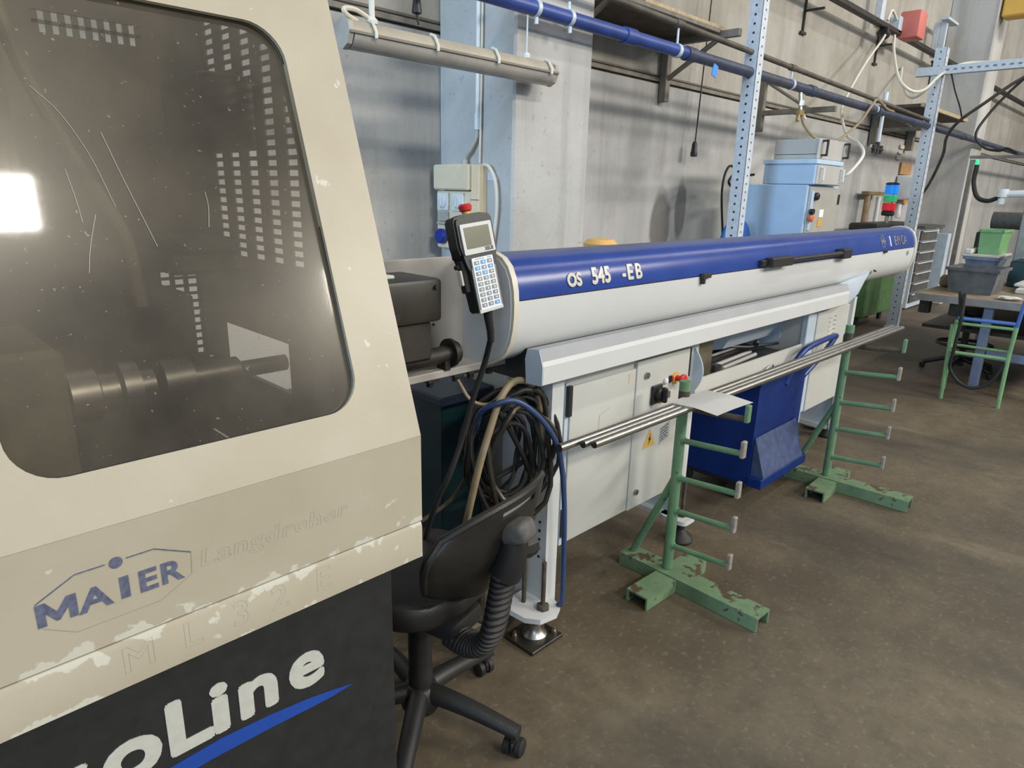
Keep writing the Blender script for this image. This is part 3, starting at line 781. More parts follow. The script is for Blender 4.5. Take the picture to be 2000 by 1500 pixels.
MB().box((1.49, 1.40, .969), (4.3, 1.60, 1.076)).build('gap_filler', BLACKP, feeder)
MB().tube([(4.56, 1.372, 1.125), (4.60, 1.375, 1.118)], .006, 6).build('slot_mark', IRON, feeder)
# nose plate, rail, tube, eye bolt, clamp bolts
MB().box((.95, 1.60, .985), (1.56, 1.612, 1.352), bev=.003).build('nose_plate', M('dull_grey_plate', (.38, .365, .335), .55, var=.1), feeder)
MB().box((.80, 1.505, 1.006), (1.60, 1.60, 1.030), bev=.003).build('nose_rail', M('pale_rail_steel', (.52, .50, .45), .45, .3, var=.1), feeder)
for x in (1.10, 1.20, 1.30, 1.36, 1.44, 1.54):
    MB().cyl((x, 1.53, .980), (x, 1.53, 1.000), .012, seg=8).box((x - .02, 1.51, .996), (x + .02, 1.55, 1.006)).build('clamp_bolt', IRON, feeder)
nt = MB(); nt.cyl((.80, 1.52, 1.06), (1.27, 1.52, 1.075), .026, seg=18); nt.lathe([(.044, 0), (.044, .012), (.034, .018), (.034, .03)], (1.262, 1.52, 1.075), (1, 0, 0), 22)
nt.box((1.235, 1.50, 1.028), (1.255, 1.54, 1.06))
nt.build('nose_tube', IRON, feeder)
MB().torus((1.435, 1.588, 1.068), (0, -1, 0), .023, .0065, 22, 8).cyl((1.467, 1.6, 1.07), (1.467, 1.57, 1.07), .016, seg=14).build('eye_bolt', IRON, feeder)
sc = MB()
for x, z in ((1.14, 1.30), (1.205, 1.27), (1.24, 1.18), (1.33, 1.09), (1.245, 1.05), (1.27, 1.15)): sc.cyl((x, 1.601, z), (x, 1.596, z), .004, seg=8)
sc.build('small_bolts', IRON, feeder)
# near cabinet
cab = MB(); cab.box((1.625, 1.426, .300), (2.575, 1.90, .968)); cab_ = cab.build('near_cabinet', WHITEDOOR, feeder)
d1 = MB().box((1.722, 1.412, .306), (2.108, 1.427, .905), bev=.004, seg=2).build('cabinet_door', WHITEDOOR, feeder)
d2 = MB().box((2.116, 1.412, .300), (2.500, 1.427, .930), bev=.004, seg=2).build('cabinet_door', WHITEDOOR, feeder)
MB().box((1.700, 1.418, .30), (1.719, 1.427, .92)).build('hinge_rail', PALEBLUE, feeder)
for z0 in (.80, .335): MB().box((1.700, 1.402, z0), (1.722, 1.418, z0 + .112), bev=.003).build('hinge', BLACKP, feeder)
MB().box((2.516, 1.421, .80), (2.528, 1.427, .925)).build('slot', BLACKP, feeder)
MB().cyl((2.178, 1.4125, .866), (2.178, 1.402, .866), .013, seg=18).build('lock', STEEL, d2)
MB().cyl((2.165, 1.4125, .372), (2.165, 1.402, .372), .012, seg=18).build('lock', STEEL, d2)
sw_ = MB(); sw_.box((2.218, 1.400, .735), (2.290, 1.412, .815), bev=.004); sw_.lathe([(.030, 0), (.030, .014), (.024, .02)], (2.262, 1.40, .775), (0, -1, 0), 20)
sw_.box((2.254, 1.362, .745), (2.272, 1.388, .808), bev=.005)
sw_.build('rotary_switch', BLACKP, d2)
MB().lathe([(.026, 0), (.026, .004), (.024, .006)], (2.395, 1.4115, .818), (0, -1, 0), 22).build('stop_ring', YELLOW, d2)
MB().lathe([(.012, 0), (.012, .022), (.021, .026), (.023, .036), (.018, .042)], (2.395, 1.4065, .818), (0, -1, 0), 22).build('stop_button', RED, d2)
MB().lathe([(.013, 0), (.013, .008), (.008, .012)], (2.318, 1.4115, .818), (0, -1, 0), 16).build('push_button', WHITEPL, d2)
MB().box((2.345, 1.405, .805), (2.362, 1.412, .835), bev=.002).build('push_button', BLACKP, d2)
MB().box((2.356, 1.401, .810), (2.368, 1.4055, .832), bev=.002).build('push_button', RED, d2)
MB().cyl((2.300, 1.412, .738), (2.300, 1.398, .738), .008, seg=14).build('push_button', GREENPL, d2)
MB().box((2.325, 1.400, .742), (2.352, 1.412, .772), bev=.003).build('push_button', GREYPL, d2)
MB().box((2.06, 1.4105, .855), (2.092, 1.4125, .893)).build('tape_patch', M('beige_tape', (.60, .54, .45), .6), d1)
tr = MB()
for a, b in (((1.890, .765), (1.915, .772)), ((1.920, .773), (1.952, .782)), ((1.890, .765), (1.888, .68)), ((1.888, .68), (1.91, .687)), ((1.92, .69), (1.945, .697))):
    tr.tube([(a[0], 1.4115, a[1]), (b[0], 1.4115, b[1])], .0005, 4)
tr.build('sticker_trace', FAINT, d1)
warn = flat([(2.188, .552), (2.282, .552), (2.236, .632)], (0, 1.4118, 0), XV, ZV, .0008).build('warning_sign', M('warning_yellow', (.62, .40, .10), .5, var=.08), d2)
flat([(2.243, .610), (2.229, .582), (2.237, .583), (2.230, .562), (2.249, .588), (2.240, .588)], (0, 1.4108, 0), XV, ZV, .0006).build('flash_symbol', BLACKP, d2)
plate = flat([(2.312, .540), (2.385, .560), (2.385, .635), (2.312, .615)], (0, 1.4118, 0), XV, ZV, .0008).build('rating_plate', M('grey_rating_plate', (.40, .41, .41), .5), d2)
pl = MB()
for r_ in range(5):
    z = .604 - r_ * .0125; x = 2.318
    while x < 2.372:
        w_ = random.uniform(.004, .014); pl.box((x, 1.4100, z + (x - 2.312) * .27), (x + w_, 1.4106, z + .006 + (x - 2.312) * .27)); x += w_ + .004
pl.build('plate_print', M('dark_print', (.10, .10, .11), .6), d2)
MB().box((2.33, 1.4105, .676), (2.352, 1.4122, .684)).box((2.36, 1.4105, .684), (2.372, 1.4122, .692)).build('sticker_trace', M('dark_print', (.10, .10, .11), .6), d2)
# near leg: folded white channel, foot flange, screws and floor plate
lg1 = MB(); lg1.box((1.600, 1.392, .10), (1.660, 1.399, .968)); lg1.box((1.600, 1.3995, .10), (1.607, 1.62, .968)); lg1.build('leg', WHITE, feeder)
hl = MB()
for i in range(5): hl.cyl((1.5985, 1.425, .43 - i * .034), (1.601, 1.425, .43 - i * .034), .0055, seg=10)
hl.build('leg_holes', BLACKP, feeder)
MB().prism([(1.470, 1.49), (1.478, 1.37), (1.51, 1.325), (1.58, 1.312), (1.625, 1.335), (1.640, 1.39), (1.63, 1.50)], 'z', .105, .125).build('foot_flange', WHITE, feeder)
ft = MB()
ft.lathe([(.008, .05), (.008, .31)], (1.565, 1.365, 0), seg=12); ft.lathe([(.008, .1), (.008, .34)], (1.545, 1.44, 0), seg=12)
ft.lathe([(.024, .125), (.024, .14), (.012, .145)], (1.565, 1.365, 0), seg=6); 
ft.build('levelling_screw', RUSTY, feeder)
ft = MB(); ft.lathe([(.045, .014), (.045, .025), (.030, .040), (.026, .055), (.026, .07), (.016, .075), (.016, .10)], (1.548, 1.385, 0), seg=20); ft.build('levelling_foot', STEEL2, feeder)
MB().box((1.468, 1.318, .002), (1.628, 1.455, .015), bev=.002).build('floor_plate', DARKM, feeder)
for x, y in ((1.488, 1.425), (1.610, 1.345)):
    MB().lathe([(.011, .0155), (.011, .026), (.006, .026), (.006, .042)], (x, y, 0), seg=6).build('anchor_bolt', STEEL2, feeder)
# lower frame beam and far leg of the near cabinet
MB().box((2.560, 1.45, .12), (2.567, 1.90, .302)).build('lower_web', PALEBLUE, feeder)
MB().box((2.52, 1.46, .105), (2.60, 1.90, .125)).build('lower_beam', WHITE, feeder)
MB().box((1.607, 1.50, .105), (1.66, 1.90, .125)).build('lower_beam', WHITE, feeder)
def round_foot(x, y):
    MB().prism(rrect(x - .06, x + .05, y - .05, y + .09, .03, 4), 'z', .105, .125).build('foot_flange', WHITE, feeder)
    MB().lathe([(.009, .05), (.009, .30)], (x, y, 0), seg=12).lathe([(.022, .125), (.022, .145)], (x, y, 0), seg=6).build('levelling_screw', RUSTY, feeder)
    MB().lathe([(.058, .001), (.060, .012), (.052, .028), (.03, .045), (.018, .06), (.018, .08)], (x, y, 0), seg=26).build('levelling_foot', RUBBER, feeder)
round_foot(2.565, 1.41); round_foot(3.79, 1.41); round_foot(4.56, 1.50)
# bay between the cabinets: apron, tray, rear wall, smoky cover, half-round side plates
MB().box((2.575, 1.43, .30), (2.60, 1.90, .968)).build('bay_side', WHITE, feeder)
MB().prism([(1.41, .675), (1.42, .772), (1.428, .772), (1.428, .675)], 'x', 2.575, 3.72).build('apron', WHITEDOOR, feeder)
MB().prism([(1.428, .70), (1.428, .768), (1.44, .768), (1.50, .715), (1.90, .715), (1.90, .70)], 'x', 2.60, 3.72).build('bay_tray', COOLTRAY, feeder)
MB().box((2.60, 1.88, .715), (3.9, 1.90, .968)).build('bay_rear_wall', M('grey_bay_wall', (.32, .32, .32), .5, var=.15), feeder)
MB().prism([(1.43, .70)] + [(1.43 - .055 * math.sin(PI * i / 10), .70 + .23 * i / 10) for i in range(1, 10)] + [(1.43, .93), (1.47, .93), (1.47, .70)], 'x', 2.556, 2.562).build('half_round_plate', PALEBLUE, feeder)
MB().prism([(1.55, .78), (1.55, .965), (1.90, .965), (1.90, .72), (1.62, .72)], 'x', 3.716, 3.722).build('half_round_plate', PALEBLUE, feeder)
# pale drum of the loader inside the bay, right
MB().prism([(1.88, .78), (1.66, .78), (1.585, .80), (1.555, .86), (1.55, .965), (1.88, .965)], 'x', 3.12, 3.712).build('loader_cover', PALEBLUE, feeder)
MB().tube([(3.20, 1.60, .80), (3.35, 1.56, .782), (3.48, 1.55, .775), (3.70, 1.55, .755)], .008, 8).lathe([(.015, 0), (.017, .02), (.010, .03)], (3.42, 1.552, .785), (0, -.3, 1), 12).build('loader_lever', BLACKP, feeder)
MB().box((2.605, 1.50, .717), (2.86, 1.86, .955), bev=.004).build('deflector_box', M('oily_brown_sheet', (.17, .145, .10), .3, .3, var=.4, scale=5), feeder)
MB().tube([(3.21, 1.405, .69), (3.25, 1.395, .72), (3.32, 1.40, .725), (3.335, 1.405, .70)], .004, 6).build('wire_pull', STEEL2, feeder)
# far cabinet
MB().box((3.72, 1.436, .33), (4.44, 1.90, .968)).build('far_cabinet', WHITEDOOR, feeder)
lg2 = MB(); lg2.box((3.715, 1.405, .108), (3.80, 1.437, .968), bev=.003); lg2.build('leg', PALEBLUE, feeder)
MB().box((3.80, 1.410, .108), (3.808, 1.50, .40)).build('leg_gusset', WHITE, feeder)
dd = MB().box((3.885, 1.418, .340), (4.375, 1.438, .930), bev=.003).build('cabinet_door', WHITEDOOR, feeder)
MB().box((3.845, 1.424, .345), (3.880, 1.437, .925)).build('hinge_rail', PALEBLUE, feeder)
for i in range(7):
    z = .882 - i * .026
    MB().tube([(4.07, 1.4165, z - .004), (4.12, 1.4155, z + .008), (4.17, 1.4165, z)], .004, 6, smooth_path=3).build('louvre', WHITEDOOR, dd)
MB().box((4.345, 1.408, .62), (4.362, 1.419, .745)).build('hinge', RUSTY, dd)
MB().box((4.425, 1.45, .10), (4.432, 1.90, .33)).build('lower_web', PALEBLUE, feeder)
MB().box((4.39, 1.45, .10), (4.50, 1.90, .125)).build('lower_beam', WHITE, feeder)
MB().box((4.40, 1.405, .10), (4.44, 1.437, .97)).build('leg', WHITE, feeder)

# ---------------------------------------------------------------- handheld pendant on the feeder nose
pend = thing('control_pendant', (1.232, 1.36, 1.357), 'black handheld control pendant with lcd screen and keypad hanging at the feeder nose', 'controller')
PROT = Matrix.Rotation(math.radians(1), 4, 'Z') @ Matrix.Rotation(math.radians(-6), 4, 'Y') @ Matrix.Rotation(math.radians(-11), 4, 'X') @ Matrix.Scale(.93, 4)
def pbuild(mb, name, mat, parent=pend, auto=35):
    # local: x right, z up, -y towards the viewer; leans to the left and slightly back
    mb.xf(PROT); return mb.build(name, mat, parent, local=True, auto=auto)
def pxz(prof): return prof
out = [(-.040, -.138), (-.047, -.128), (-.049, -.02), (-.054, .012), (-.070, .032), (-.075, .055), (-.074, .125), (-.066, .137), (-.03, .1435), (.03, .1435), (.066, .137), (.074, .125), (.075, .055), (.070, .032), (.055, .012), (.050, -.02), (.050, -.128), (.043, -.138)]
mb = MB(); mb.prism(out, 'y', -.022, .026)
bmesh.ops.bevel(mb.bm, geom=[e for e in mb.bm.edges if abs(e.verts[0].co.y - e.verts[1].co.y) < 1e-6], offset=.006, segments=2, affect='EDGES')
pbuild(mb, 'body', BLACKP)
pbuild(MB().prism([(-.047, -.13), (-.047, -.01), (.048, -.01), (.048, -.13)], 'y', -.0255, -.021), 'grey_surround', M('grey_surround', (.22, .215, .20), .5, var=.1))
mb = MB().prism(rrect(-.060, .060, .030, .116, .003, 2), 'y', -.026, -.021); bz = pbuild(mb, 'screen_bezel', BEZEL)
mb = MB().prism(rrect(-.049, .048, .046, .106, .002, 2), 'y', -.0268, -.0255); pbuild(mb, 'screen', SCREEN)
t = text_mb('XEUS', .014, (.018, -.0263, .0345), (1, 0, 0), (0, 0, 1), .0003, .0006); pbuild(t, 'lettering', BLACKP, bz)
kp = pbuild(MB().prism(rrect(-.041, .041, -.131, .019, .003, 2), 'y', -.0272, -.022), 'keypad', KEYW)
pbuild(MB().prism([(-.046, -.1385), (-.046, -.128), (.047, -.128), (.047, -.1385)], 'y', -.0262, -.021), 'lower_lip', BEZEL)
blue = {(0, 1), (1, 0), (1, 2), (2, 1), (8, 2)}
for r_ in range(9):
    for c_ in range(3):
        x = -.0255 + c_ * .0255; z = .004 - r_ * .0152
        k_ = pbuild(MB().box((x - .0098, -.0287, z - .0056), (x + .0098, -.027, z + .0056), bev=.0008), 'key', KEYB if (r_, c_) in blue else KEYG, kp)
        if (r_, c_) in blue: k_['label'] = 'blue key'
dots = MB()
for r_ in range(9):
    for c_ in range(3):
        x = -.0255 + c_ * .0255; z = .004 - r_ * .0152
        dots.cyl((x, -.0286, z), (x, -.0292, z), .0034, seg=8)
pbuild(dots, 'key_symbols', KEYDOT, kp)
pbuild(MB().box((-.03, -.0275, .0125), (.006, -.0271, .0165)).box((.018, -.0275, .012), (.034, -.0271, .0165)), 'keypad_print', M('grey_print', (.45, .45, .45), .5), kp)
pbuild(MB().lathe([(.012, 0), (.012, .008)], (.0, .004, .142), (0, 0, 1), 16), 'stop_collar', YELLOW)
pbuild(MB().lathe([(.012, .008), (.018, .012), (.020, .024), (.015, .030)], (.0, .004, .142), (0, 0, 1), 18), 'stop_button', RED)
pbuild(MB().box((-.066, -.01, -.075), (-.048, .018, .02), bev=.004).box((-.062, 0, -.005), (-.075, .02, .008), bev=.003), 'enabling_switch', RUBBER)
pbuild(MB().box((-.072, -.004, -.052), (-.060, .016, -.008), bev=.002), 'switch_plate', CREAMPL)
mb = MB().box((-.03, .024, .02), (.03, .075, .045), bev=.004); pbuild(mb, 'hook', IRON)
cb = MB()
cb.tube([(.005, .0, -.135), (.006, .004, -.16), (.010, .01, -.20), (.012, .02, -.235)], [.0145, .010], 12)
pbuild(cb, 'strain_relief', RUBBER)
cend = V((1.232, 1.36, 1.357)) + PROT @ V((.0115, .018, -.225))
tag(MB().tube([cend, (1.278, 1.375, 1.07), (1.252, 1.40, .95), (1.223, 1.41, .84), (1.175, 1.41, .74), (1.145, 1.43, .66), (1.13, 1.47, .52), (1.15, 1.52, .3), (1.22, 1.58, .05), (1.28, 1.65, .012)], .0085, 10, smooth_path=6)
    .build('pendant_cable', RUBBER), 'thin black cable running down from the handheld pendant to the floor', 'cable')

# ---------------------------------------------------------------- hoses and cables by the near leg
coil = thing('cable_coil', (1.48, 1.47, .50), 'tangle of coiled black hoses and cables hanging beside the feeder near leg', 'cable')
random.seed(11)
for i in range(15):
    cx = 1.470 + random.uniform(-.035, .035); cz = .735 + random.uniform(-.04, .03)
    a, b = random.uniform(.09, .165), random.uniform(.155, .225); yy = 1.46 + random.uniform(-.06, .09); ph = random.uniform(0, 6)
    pts = []
    for k in range(22):
        t = 2 * PI * k / 21
        pts.append((cx + a * math.cos(t + ph) * .98, yy + .10 * math.cos(t + ph) * -.35 + .02 * math.sin(3 * t + i), cz + b * math.sin(t + ph) + .012 * math.sin(2 * t + i)))
    MB().tube(pts, random.choice([.006, .0075, .009, .011]), 8).build('cable', RUBBER if i % 5 else DARKM, coil)
for pts in ([(1.40, 1.44, .88), (1.45, 1.43, .80), (1.53, 1.43, .66), (1.56, 1.45, .58)], [(1.36, 1.45, .80), (1.42, 1.42, .84), (1.50, 1.42, .80), (1.55, 1.43, .68), (1.54, 1.45, .56)],
            [(1.55, 1.46, .95), (1.45, 1.47, .90), (1.37, 1.48, .78), (1.33, 1.49, .62), (1.36, 1.52, .42), (1.42, 1.55, .2), (1.45, 1.58, .02)]):
    MB().tube(pts, .009, 8, smooth_path=5).build('cable', RUBBER, coil)
th = MB().tube([(1.275, 1.47, .45), (1.285, 1.44, .60), (1.305, 1.42, .735), (1.340, 1.415, .838), (1.383, 1.415, .930), (1.438, 1.418, .973), (1.500, 1.42, .966), (1.550, 1.425, .935)], .0115, 12, smooth_path=6).build('tan_hose', TAN)
tag(th, 'thick tan hose arching over the black cable coil', 'hose')
MB().lathe([(.016, -.018), (.016, .018)], (1.553, 1.425, .931), (.6, 0, -.8), 14).build('hose_fitting', IRON, th)
tag(MB().tube([(1.555, 1.425, .930), (1.572, 1.425, .872), (1.585, 1.425, .771), (1.588, 1.42, .66), (1.580, 1.43, .5), (1.56, 1.46, .36)], .0115, 12, smooth_path=6).build('dark_tan_hose', M('oily_tan_hose', (.13, .10, .06), .5, var=.5, scale=12)),
    'oily brown hose section bending down along the feeder leg behind the blue hose', 'hose')
tag(MB().tube([(1.36, 1.50, .80), (1.335, 1.45, .89), (1.36, 1.40, .925), (1.41, 1.37, .928), (1.484, 1.35, .871), (1.549, 1.335, .786), (1.588, 1.33, .686), (1.608, 1.325, .53), (1.618, 1.325, .33), (1.620, 1.325, .155), (1.618, 1.34, .128)], .0092, 12, smooth_path=6).build('blue_hose', BLUEHOSE),
    'blue air hose bending down the front of the feeder near leg', 'hose')
tag(MB().tube([(1.30, 1.52, .985), (1.32, 1.48, .925), (1.38, 1.46, .905), (1.45, 1.47, .935), (1.52, 1.50, .985), (1.57, 1.52, 1.0)], .0055, 8, smooth_path=6).build('thin_tan_cable', TAN),
    'thin tan cable sagging below the feeder nose rail', 'cable')
tag(MB().tube([(1.20, 1.60, .50), (1.30, 1.56, .56), (1.36, 1.55, .63), (1.40, 1.55, .70)], .007, 8, smooth_path=5).build('grey_cable', RUSTY),
    'brownish cable crossing in front of the dark teal tank', 'cable')
# ---------------------------------------------------------------- teal coolant tank behind
tk = thing('coolant_tank', (1.62, 1.95, 0), 'dark teal tank with a slate lid standing behind the chair', 'tank')
MB().box((1.40, 1.72, 0.002), (1.60, 2.2, .838), bev=.006).build('tank_body', TEAL, tk)
MB().box((1.365, 1.68, .838), (1.615, 2.24, .872), bev=.006).build('lid', TEALLID, tk)
br = MB().box((1.40, 1.50, .0), (1.52, 1.60, .30), bev=.01).box((1.30, 1.48, .0), (1.56, 1.64, .10), bev=.01)
tag(br.build('oil_can', M('oily_brown_can', (.07, .052, .03), .6, var=.4)), 'small oily brown container on the floor behind the chair, left of the feeder leg', 'container')

# ---------------------------------------------------------------- swivel chair (local frame: -y is the backrest side)
chair = thing('swivel_chair', (1.0, 1.335, 0), 'worn black plastic swivel chair turned towards the feeder, beside the lathe', 'chair', rz=math.radians(14))
LB = dict(parent=chair, local=True)
def L_(mb, name, mat, par=chair, auto=40): return mb.build(name, mat, par, local=True, auto=auto)
# seat: rounded shell with a thick rolled rim
st = MB(); bm = st.bm
def seat_ring(sc, z, dish=0):
    out = []
    for i in range(40):
        t = 2 * PI * i / 40; c, s = math.cos(t), math.sin(t)
        e = 2.7
        x = .215 * sc * math.copysign(abs(c) ** (2 / e), c); y = .205 * sc * math.copysign(abs(s) ** (2 / e), s) + .02
        out.append(bm.verts.new((x, y, z + dish * (x * x * .5 - y * .06))))
    return out
rings = [seat_ring(.55, 0.470), seat_ring(.92, 0.473), seat_ring(.985, 0.487), seat_ring(1.0, 0.505), seat_ring(.985, 0.521, 1), seat_ring(.94, 0.529, 1), seat_ring(.80, 0.517, 1), seat_ring(.5, 0.510, 1), seat_ring(.2, 0.507, 1)]
for a, b in zip(rings, rings[1:]):
    for i in range(40):
        f = bm.faces.new((a[i], a[(i + 1) % 40], b[(i + 1) % 40], b[i]))
bm.faces.new(rings[0][::-1]); bm.faces.new(rings[-1])
L_(st, 'seat', SEATM, auto=60)
# backrest: wide curved shell with a slot, leaning back
def back_shape(u, w):           # u across -1..1, w up 0..1
    hw = .125 + .125 * math.sin(min(1, w * 1.25 + .05) * PI / 2) - .03 * max(0, w - .8) * 5 * abs(u) ** 3
    x = u * hw
    z = .545 + w * .305 - .055 * abs(u) ** 2.6 * (w > .5) * (w - .5) * 2 + .02 * abs(u) ** 2 * (1 - w)
    y = -.225 - .11 * w - .02 * math.sin(w * PI) + .085 * u * u
    return V((x, y, z))
bk = MB(); bm = bk.bm
NU, NW = 24, 16
def slot(i, j):
    u = -1 + 2 * (i + .5) / NU; w = (j + .5) / NW
    return abs(u + .06) < .27 and .845 < w < .93
F = [[bm.verts.new(back_shape(-1 + 2 * i / NU, j / NW)) for j in range(NW + 1)] for i in range(NU + 1)]
Bk = [[bm.verts.new(back_shape(-1 + 2 * i / NU, j / NW) + V((0, .022, 0))) for j in range(NW + 1)] for i in range(NU + 1)]
for i in range(NU):
    for j in range(NW):
        if slot(i, j): continue
        bm.faces.new((F[i][j], F[i + 1][j], F[i + 1][j + 1], F[i][j + 1])); bm.faces.new((Bk[i][j], Bk[i][j + 1], Bk[i + 1][j + 1], Bk[i + 1][j]))
        for (a, b, ii, jj) in (((i, j), (i + 1, j), i, j - 1), ((i + 1, j), (i + 1, j + 1), i + 1, j), ((i + 1, j + 1), (i, j + 1), i, j + 1), ((i, j + 1), (i, j), i - 1, j)):
            if not (0 <= ii < NU and 0 <= jj < NW) or slot(ii, jj):
                bm.faces.new((F[a[0]][a[1]], F[b[0]][b[1]], Bk[b[0]][b[1]], Bk[a[0]][a[1]]))
L_(bk, 'backrest', SEATM, auto=60)
rim = MB()
edge = [back_shape(-1, j / NW) for j in range(3, NW + 1)] + [back_shape(-1 + 2 * i / NU, 1) for i in range(1, NU)] + [back_shape(1, 1 - j / NW) for j in range(0, NW - 2)]
rim.tube([p + V((0, .008, 0)) for p in edge], .010, 8); L_(rim, 'backrest_rim', SEATM)
# backrest carrier: grey block, elbow, knob, bellows
cr = MB(); cr.box((-.072, -.372, .742), (-.004, -.30, .796), bev=.015, seg=3, rot=Matrix.Rotation(math.radians(-18), 3, 'X')); L_(cr, 'carrier_block', GREYPL)
ins = MB()
for i in range(NU):
    for j in range(NW):
        if slot(i, j):
            q = [back_shape(-1 + 2 * a_ / NU, b_ / NW) + V((0, .010, 0)) for a_, b_ in ((i, j), (i + 1, j), (i + 1, j + 1), (i, j + 1))]
            ins._add(q, [(0, 1, 2, 3)])
bmesh.ops.remove_doubles(ins.bm, verts=ins.bm.verts[:], dist=1e-5)
L_(ins, 'slot_insert', M('plain_grey_insert', (.26, .25, .22), .5, var=.2))  # sheet of lighter grey filling the open backrest slot
el = MB(); el.tube([(-.037, -.328, .765), (-.038, -.328, .725), (-.040, -.320, .685), (-.040, -.306, .645)], [.031, .041], 16); L_(el, 'carrier_elbow', BLACKP)
kn = MB(); kn.lathe([(.008, -.05), (.010, 0), (.030, .002), (.033, .02), (.030, .045), (.02, .05)], (.012, -.312, .690), (1, -.25, -.05), 10); L_(kn, 'knob', BLACKP, auto=20)
bl = MB()
path = spline([V((-.040, -.304, .652)), V((-.045, -.294, .575)), V((-.050, -.280, .485)), V((-.050, -.255, .430)), V((-.042, -.205, .400)), V((-.030, -.14, .398))], 14)
n = len(path); rings = []
u = V((1, 0, 0))
for i, p in enumerate(path):
    d = (path[min(i + 1, n - 1)] - path[max(0, i - 1)]).normalized(); u = (u - d * u.dot(d)).normalized(); w = d.cross(u)
    r = .046 if (i % 3) else .036
    rings.append([bl.bm.verts.new(p + r * (math.cos(2 * PI * k / 20) * u * .95 + math.sin(2 * PI * k / 20) * w * .62)) for k in range(20)])
for a, b in zip(rings, rings[1:]):
    for k in range(20): bl.bm.faces.new((a[k], a[(k + 1) % 20], b[(k + 1) % 20], b[k]))
L_(bl, 'bellows', RUBBER, auto=25)
mech = MB(); mech.box((-.07, -.17, .392), (.07, .10, .452), bev=.015, seg=2); L_(mech, 'tilt_mechanism', BLACKP)
gc = MB(); gc.lathe([(.034, .11), (.036, .20), (.034, .205), (.034, .365), (.024, .37), (.024, .40)], (0, 0, 0), seg=22); L_(gc, 'gas_column', BLACKP)
L_(MB().tube([(.03, -.10, .39), (.10, -.12, .36), (.17, -.11, .30)], .008, 8, smooth_path=4), 'height_lever', BLACKP)
hub = MB(); hub.lathe([(.05, .075), (.058, .09), (.058, .13), (.045, .155), (.036, .16)], (0, 0, 0), seg=24); L_(hub, 'base_hub', BLACKP)
for k in range(5):
    a = math.radians(6 - 14 - 73 * 0 + 72 * k)
    R = Matrix.Rotation(a, 4, 'Z')
    am = MB(); bm = am.bm; rg = []
    for i in range(9):
        t = i / 8; x = .035 + t * .275; z = .128 - .045 * t ** 1.6; w = .031 - .008 * t; h = .034 - .012 * t
        rg.append([bm.verts.new((x, w * math.cos(q), z + h * math.sin(q) * (1 if math.sin(q) > 0 else .7))) for q in [2 * PI * j / 14 for j in range(14)]])
    for p, q in zip(rg, rg[1:]):
        for j in range(14): bm.faces.new((p[j], p[(j + 1) % 14], q[(j + 1) % 14], q[j]))
    bm.faces.new(rg[0][::-1]); bm.faces.new(rg[-1]); am.xf(R)
    arm = L_(am, 'base_arm', BLACKP, auto=60)
    cs = MB(); x = .292; q = random.uniform(-.6, .6) + (1.0 if k in (0, 4) else .4)
    cs.lathe([(.009, .035), (.009, .072)], (0, 0, 0), seg=10)
    for s in (-1, 1): cs.lathe([(.020, 0), (.027, .003), (.027, .018), (.022, .022)] if s > 0 else [(.022, 0), (.027, .004), (.027, .019), (.020, .022)], (.012, .007 if s > 0 else -.029, .027), (0, 1, 0), 18)
    cs.box((-.012, -.006, .02), (.024, .006, .05), bev=.004)
    cs.xf(R @ Matrix.Translation((x, 0, 0)) @ Matrix.Rotation(q, 4, 'Z'))
    L_(cs, 'caster', RUBBER, arm)

# ---------------------------------------------------------------- green bar stands
def make_stand(loc):
    s = thing('bar_stand', loc, 'nearer green steel bar stand, in front of the feeder cabinet with the red stop button', 'stand', 'green bar stands in front of the feeder')
    def b(mb, n, m, par=s): return mb.build(n, m, par, local=True)
    b(MB().cyl((0, 0, .062), (0, 0, .865), .021, seg=18), 'post', GREEN)
    b(MB().cyl((0, 0, .765), (0, 0, .8655), .0216, seg=18), 'rusty_post_head', RUSTY)
    b(MB().cyl((0, 0, .828), (0, 0, .8658), .0219, seg=18), 'post_band', GREEN)
    b(MB().cyl((.008, .180, .062), (0, .01, .45), .0155, seg=14), 'brace', GREEN)
    for i, z in enumerate((.763, .626, .467, .324, .167)):
        a = b(MB().tube([(0, -.01, z), (0, -.13, z + (.010 if i else .005)), (0, -.262, z + (.022 if i else .018))], .0115, 10).cyl((0, -.02, z), (0, -.018, z), .017), 'arm', RUSTY if i == 0 else GREEN)
        b(MB().box((-.012, -.274, z + .006), (.012, -.258, z + .072), bev=.003), 'arm_tip', BRASS if i else GREEN, a)
    # base: a long upside-down channel with two short cross channels
    ch = [(-.048, .002), (-.048, .060), (.048, .060), (.048, .002), (.040, .002), (.040, .052), (-.040, .052), (-.040, .002)]
    b(MB().prism(ch, 'y', -.425, .21), 'base_channel', GREENTOP)
    c2 = [(-.048 - .03, .002), (-.048 - .03, .056), (.05 - .03, .056), (.05 - .03, .002), (.042 - .03, .002), (.042 - .03, .048), (-.040 - .03, .048), (-.040 - .03, .002)]
    b(MB().prism(c2, 'x', -.245, -.049), 'cross_channel', GREENTOP)
    b(MB().prism(c2, 'x', .049, .175), 'cross_channel', GREENTOP)
    return s
s1 = make_stand((2.227, 1.267, 0)); s1.rotation_euler.z = math.radians(-2)
s2 = copy_thing(s1, (3.715, 1.186, 0), math.radians(2), 'farther green steel bar stand, in front of the second white feeder cabinet')

s2.scale = (1, 1, 1.055)
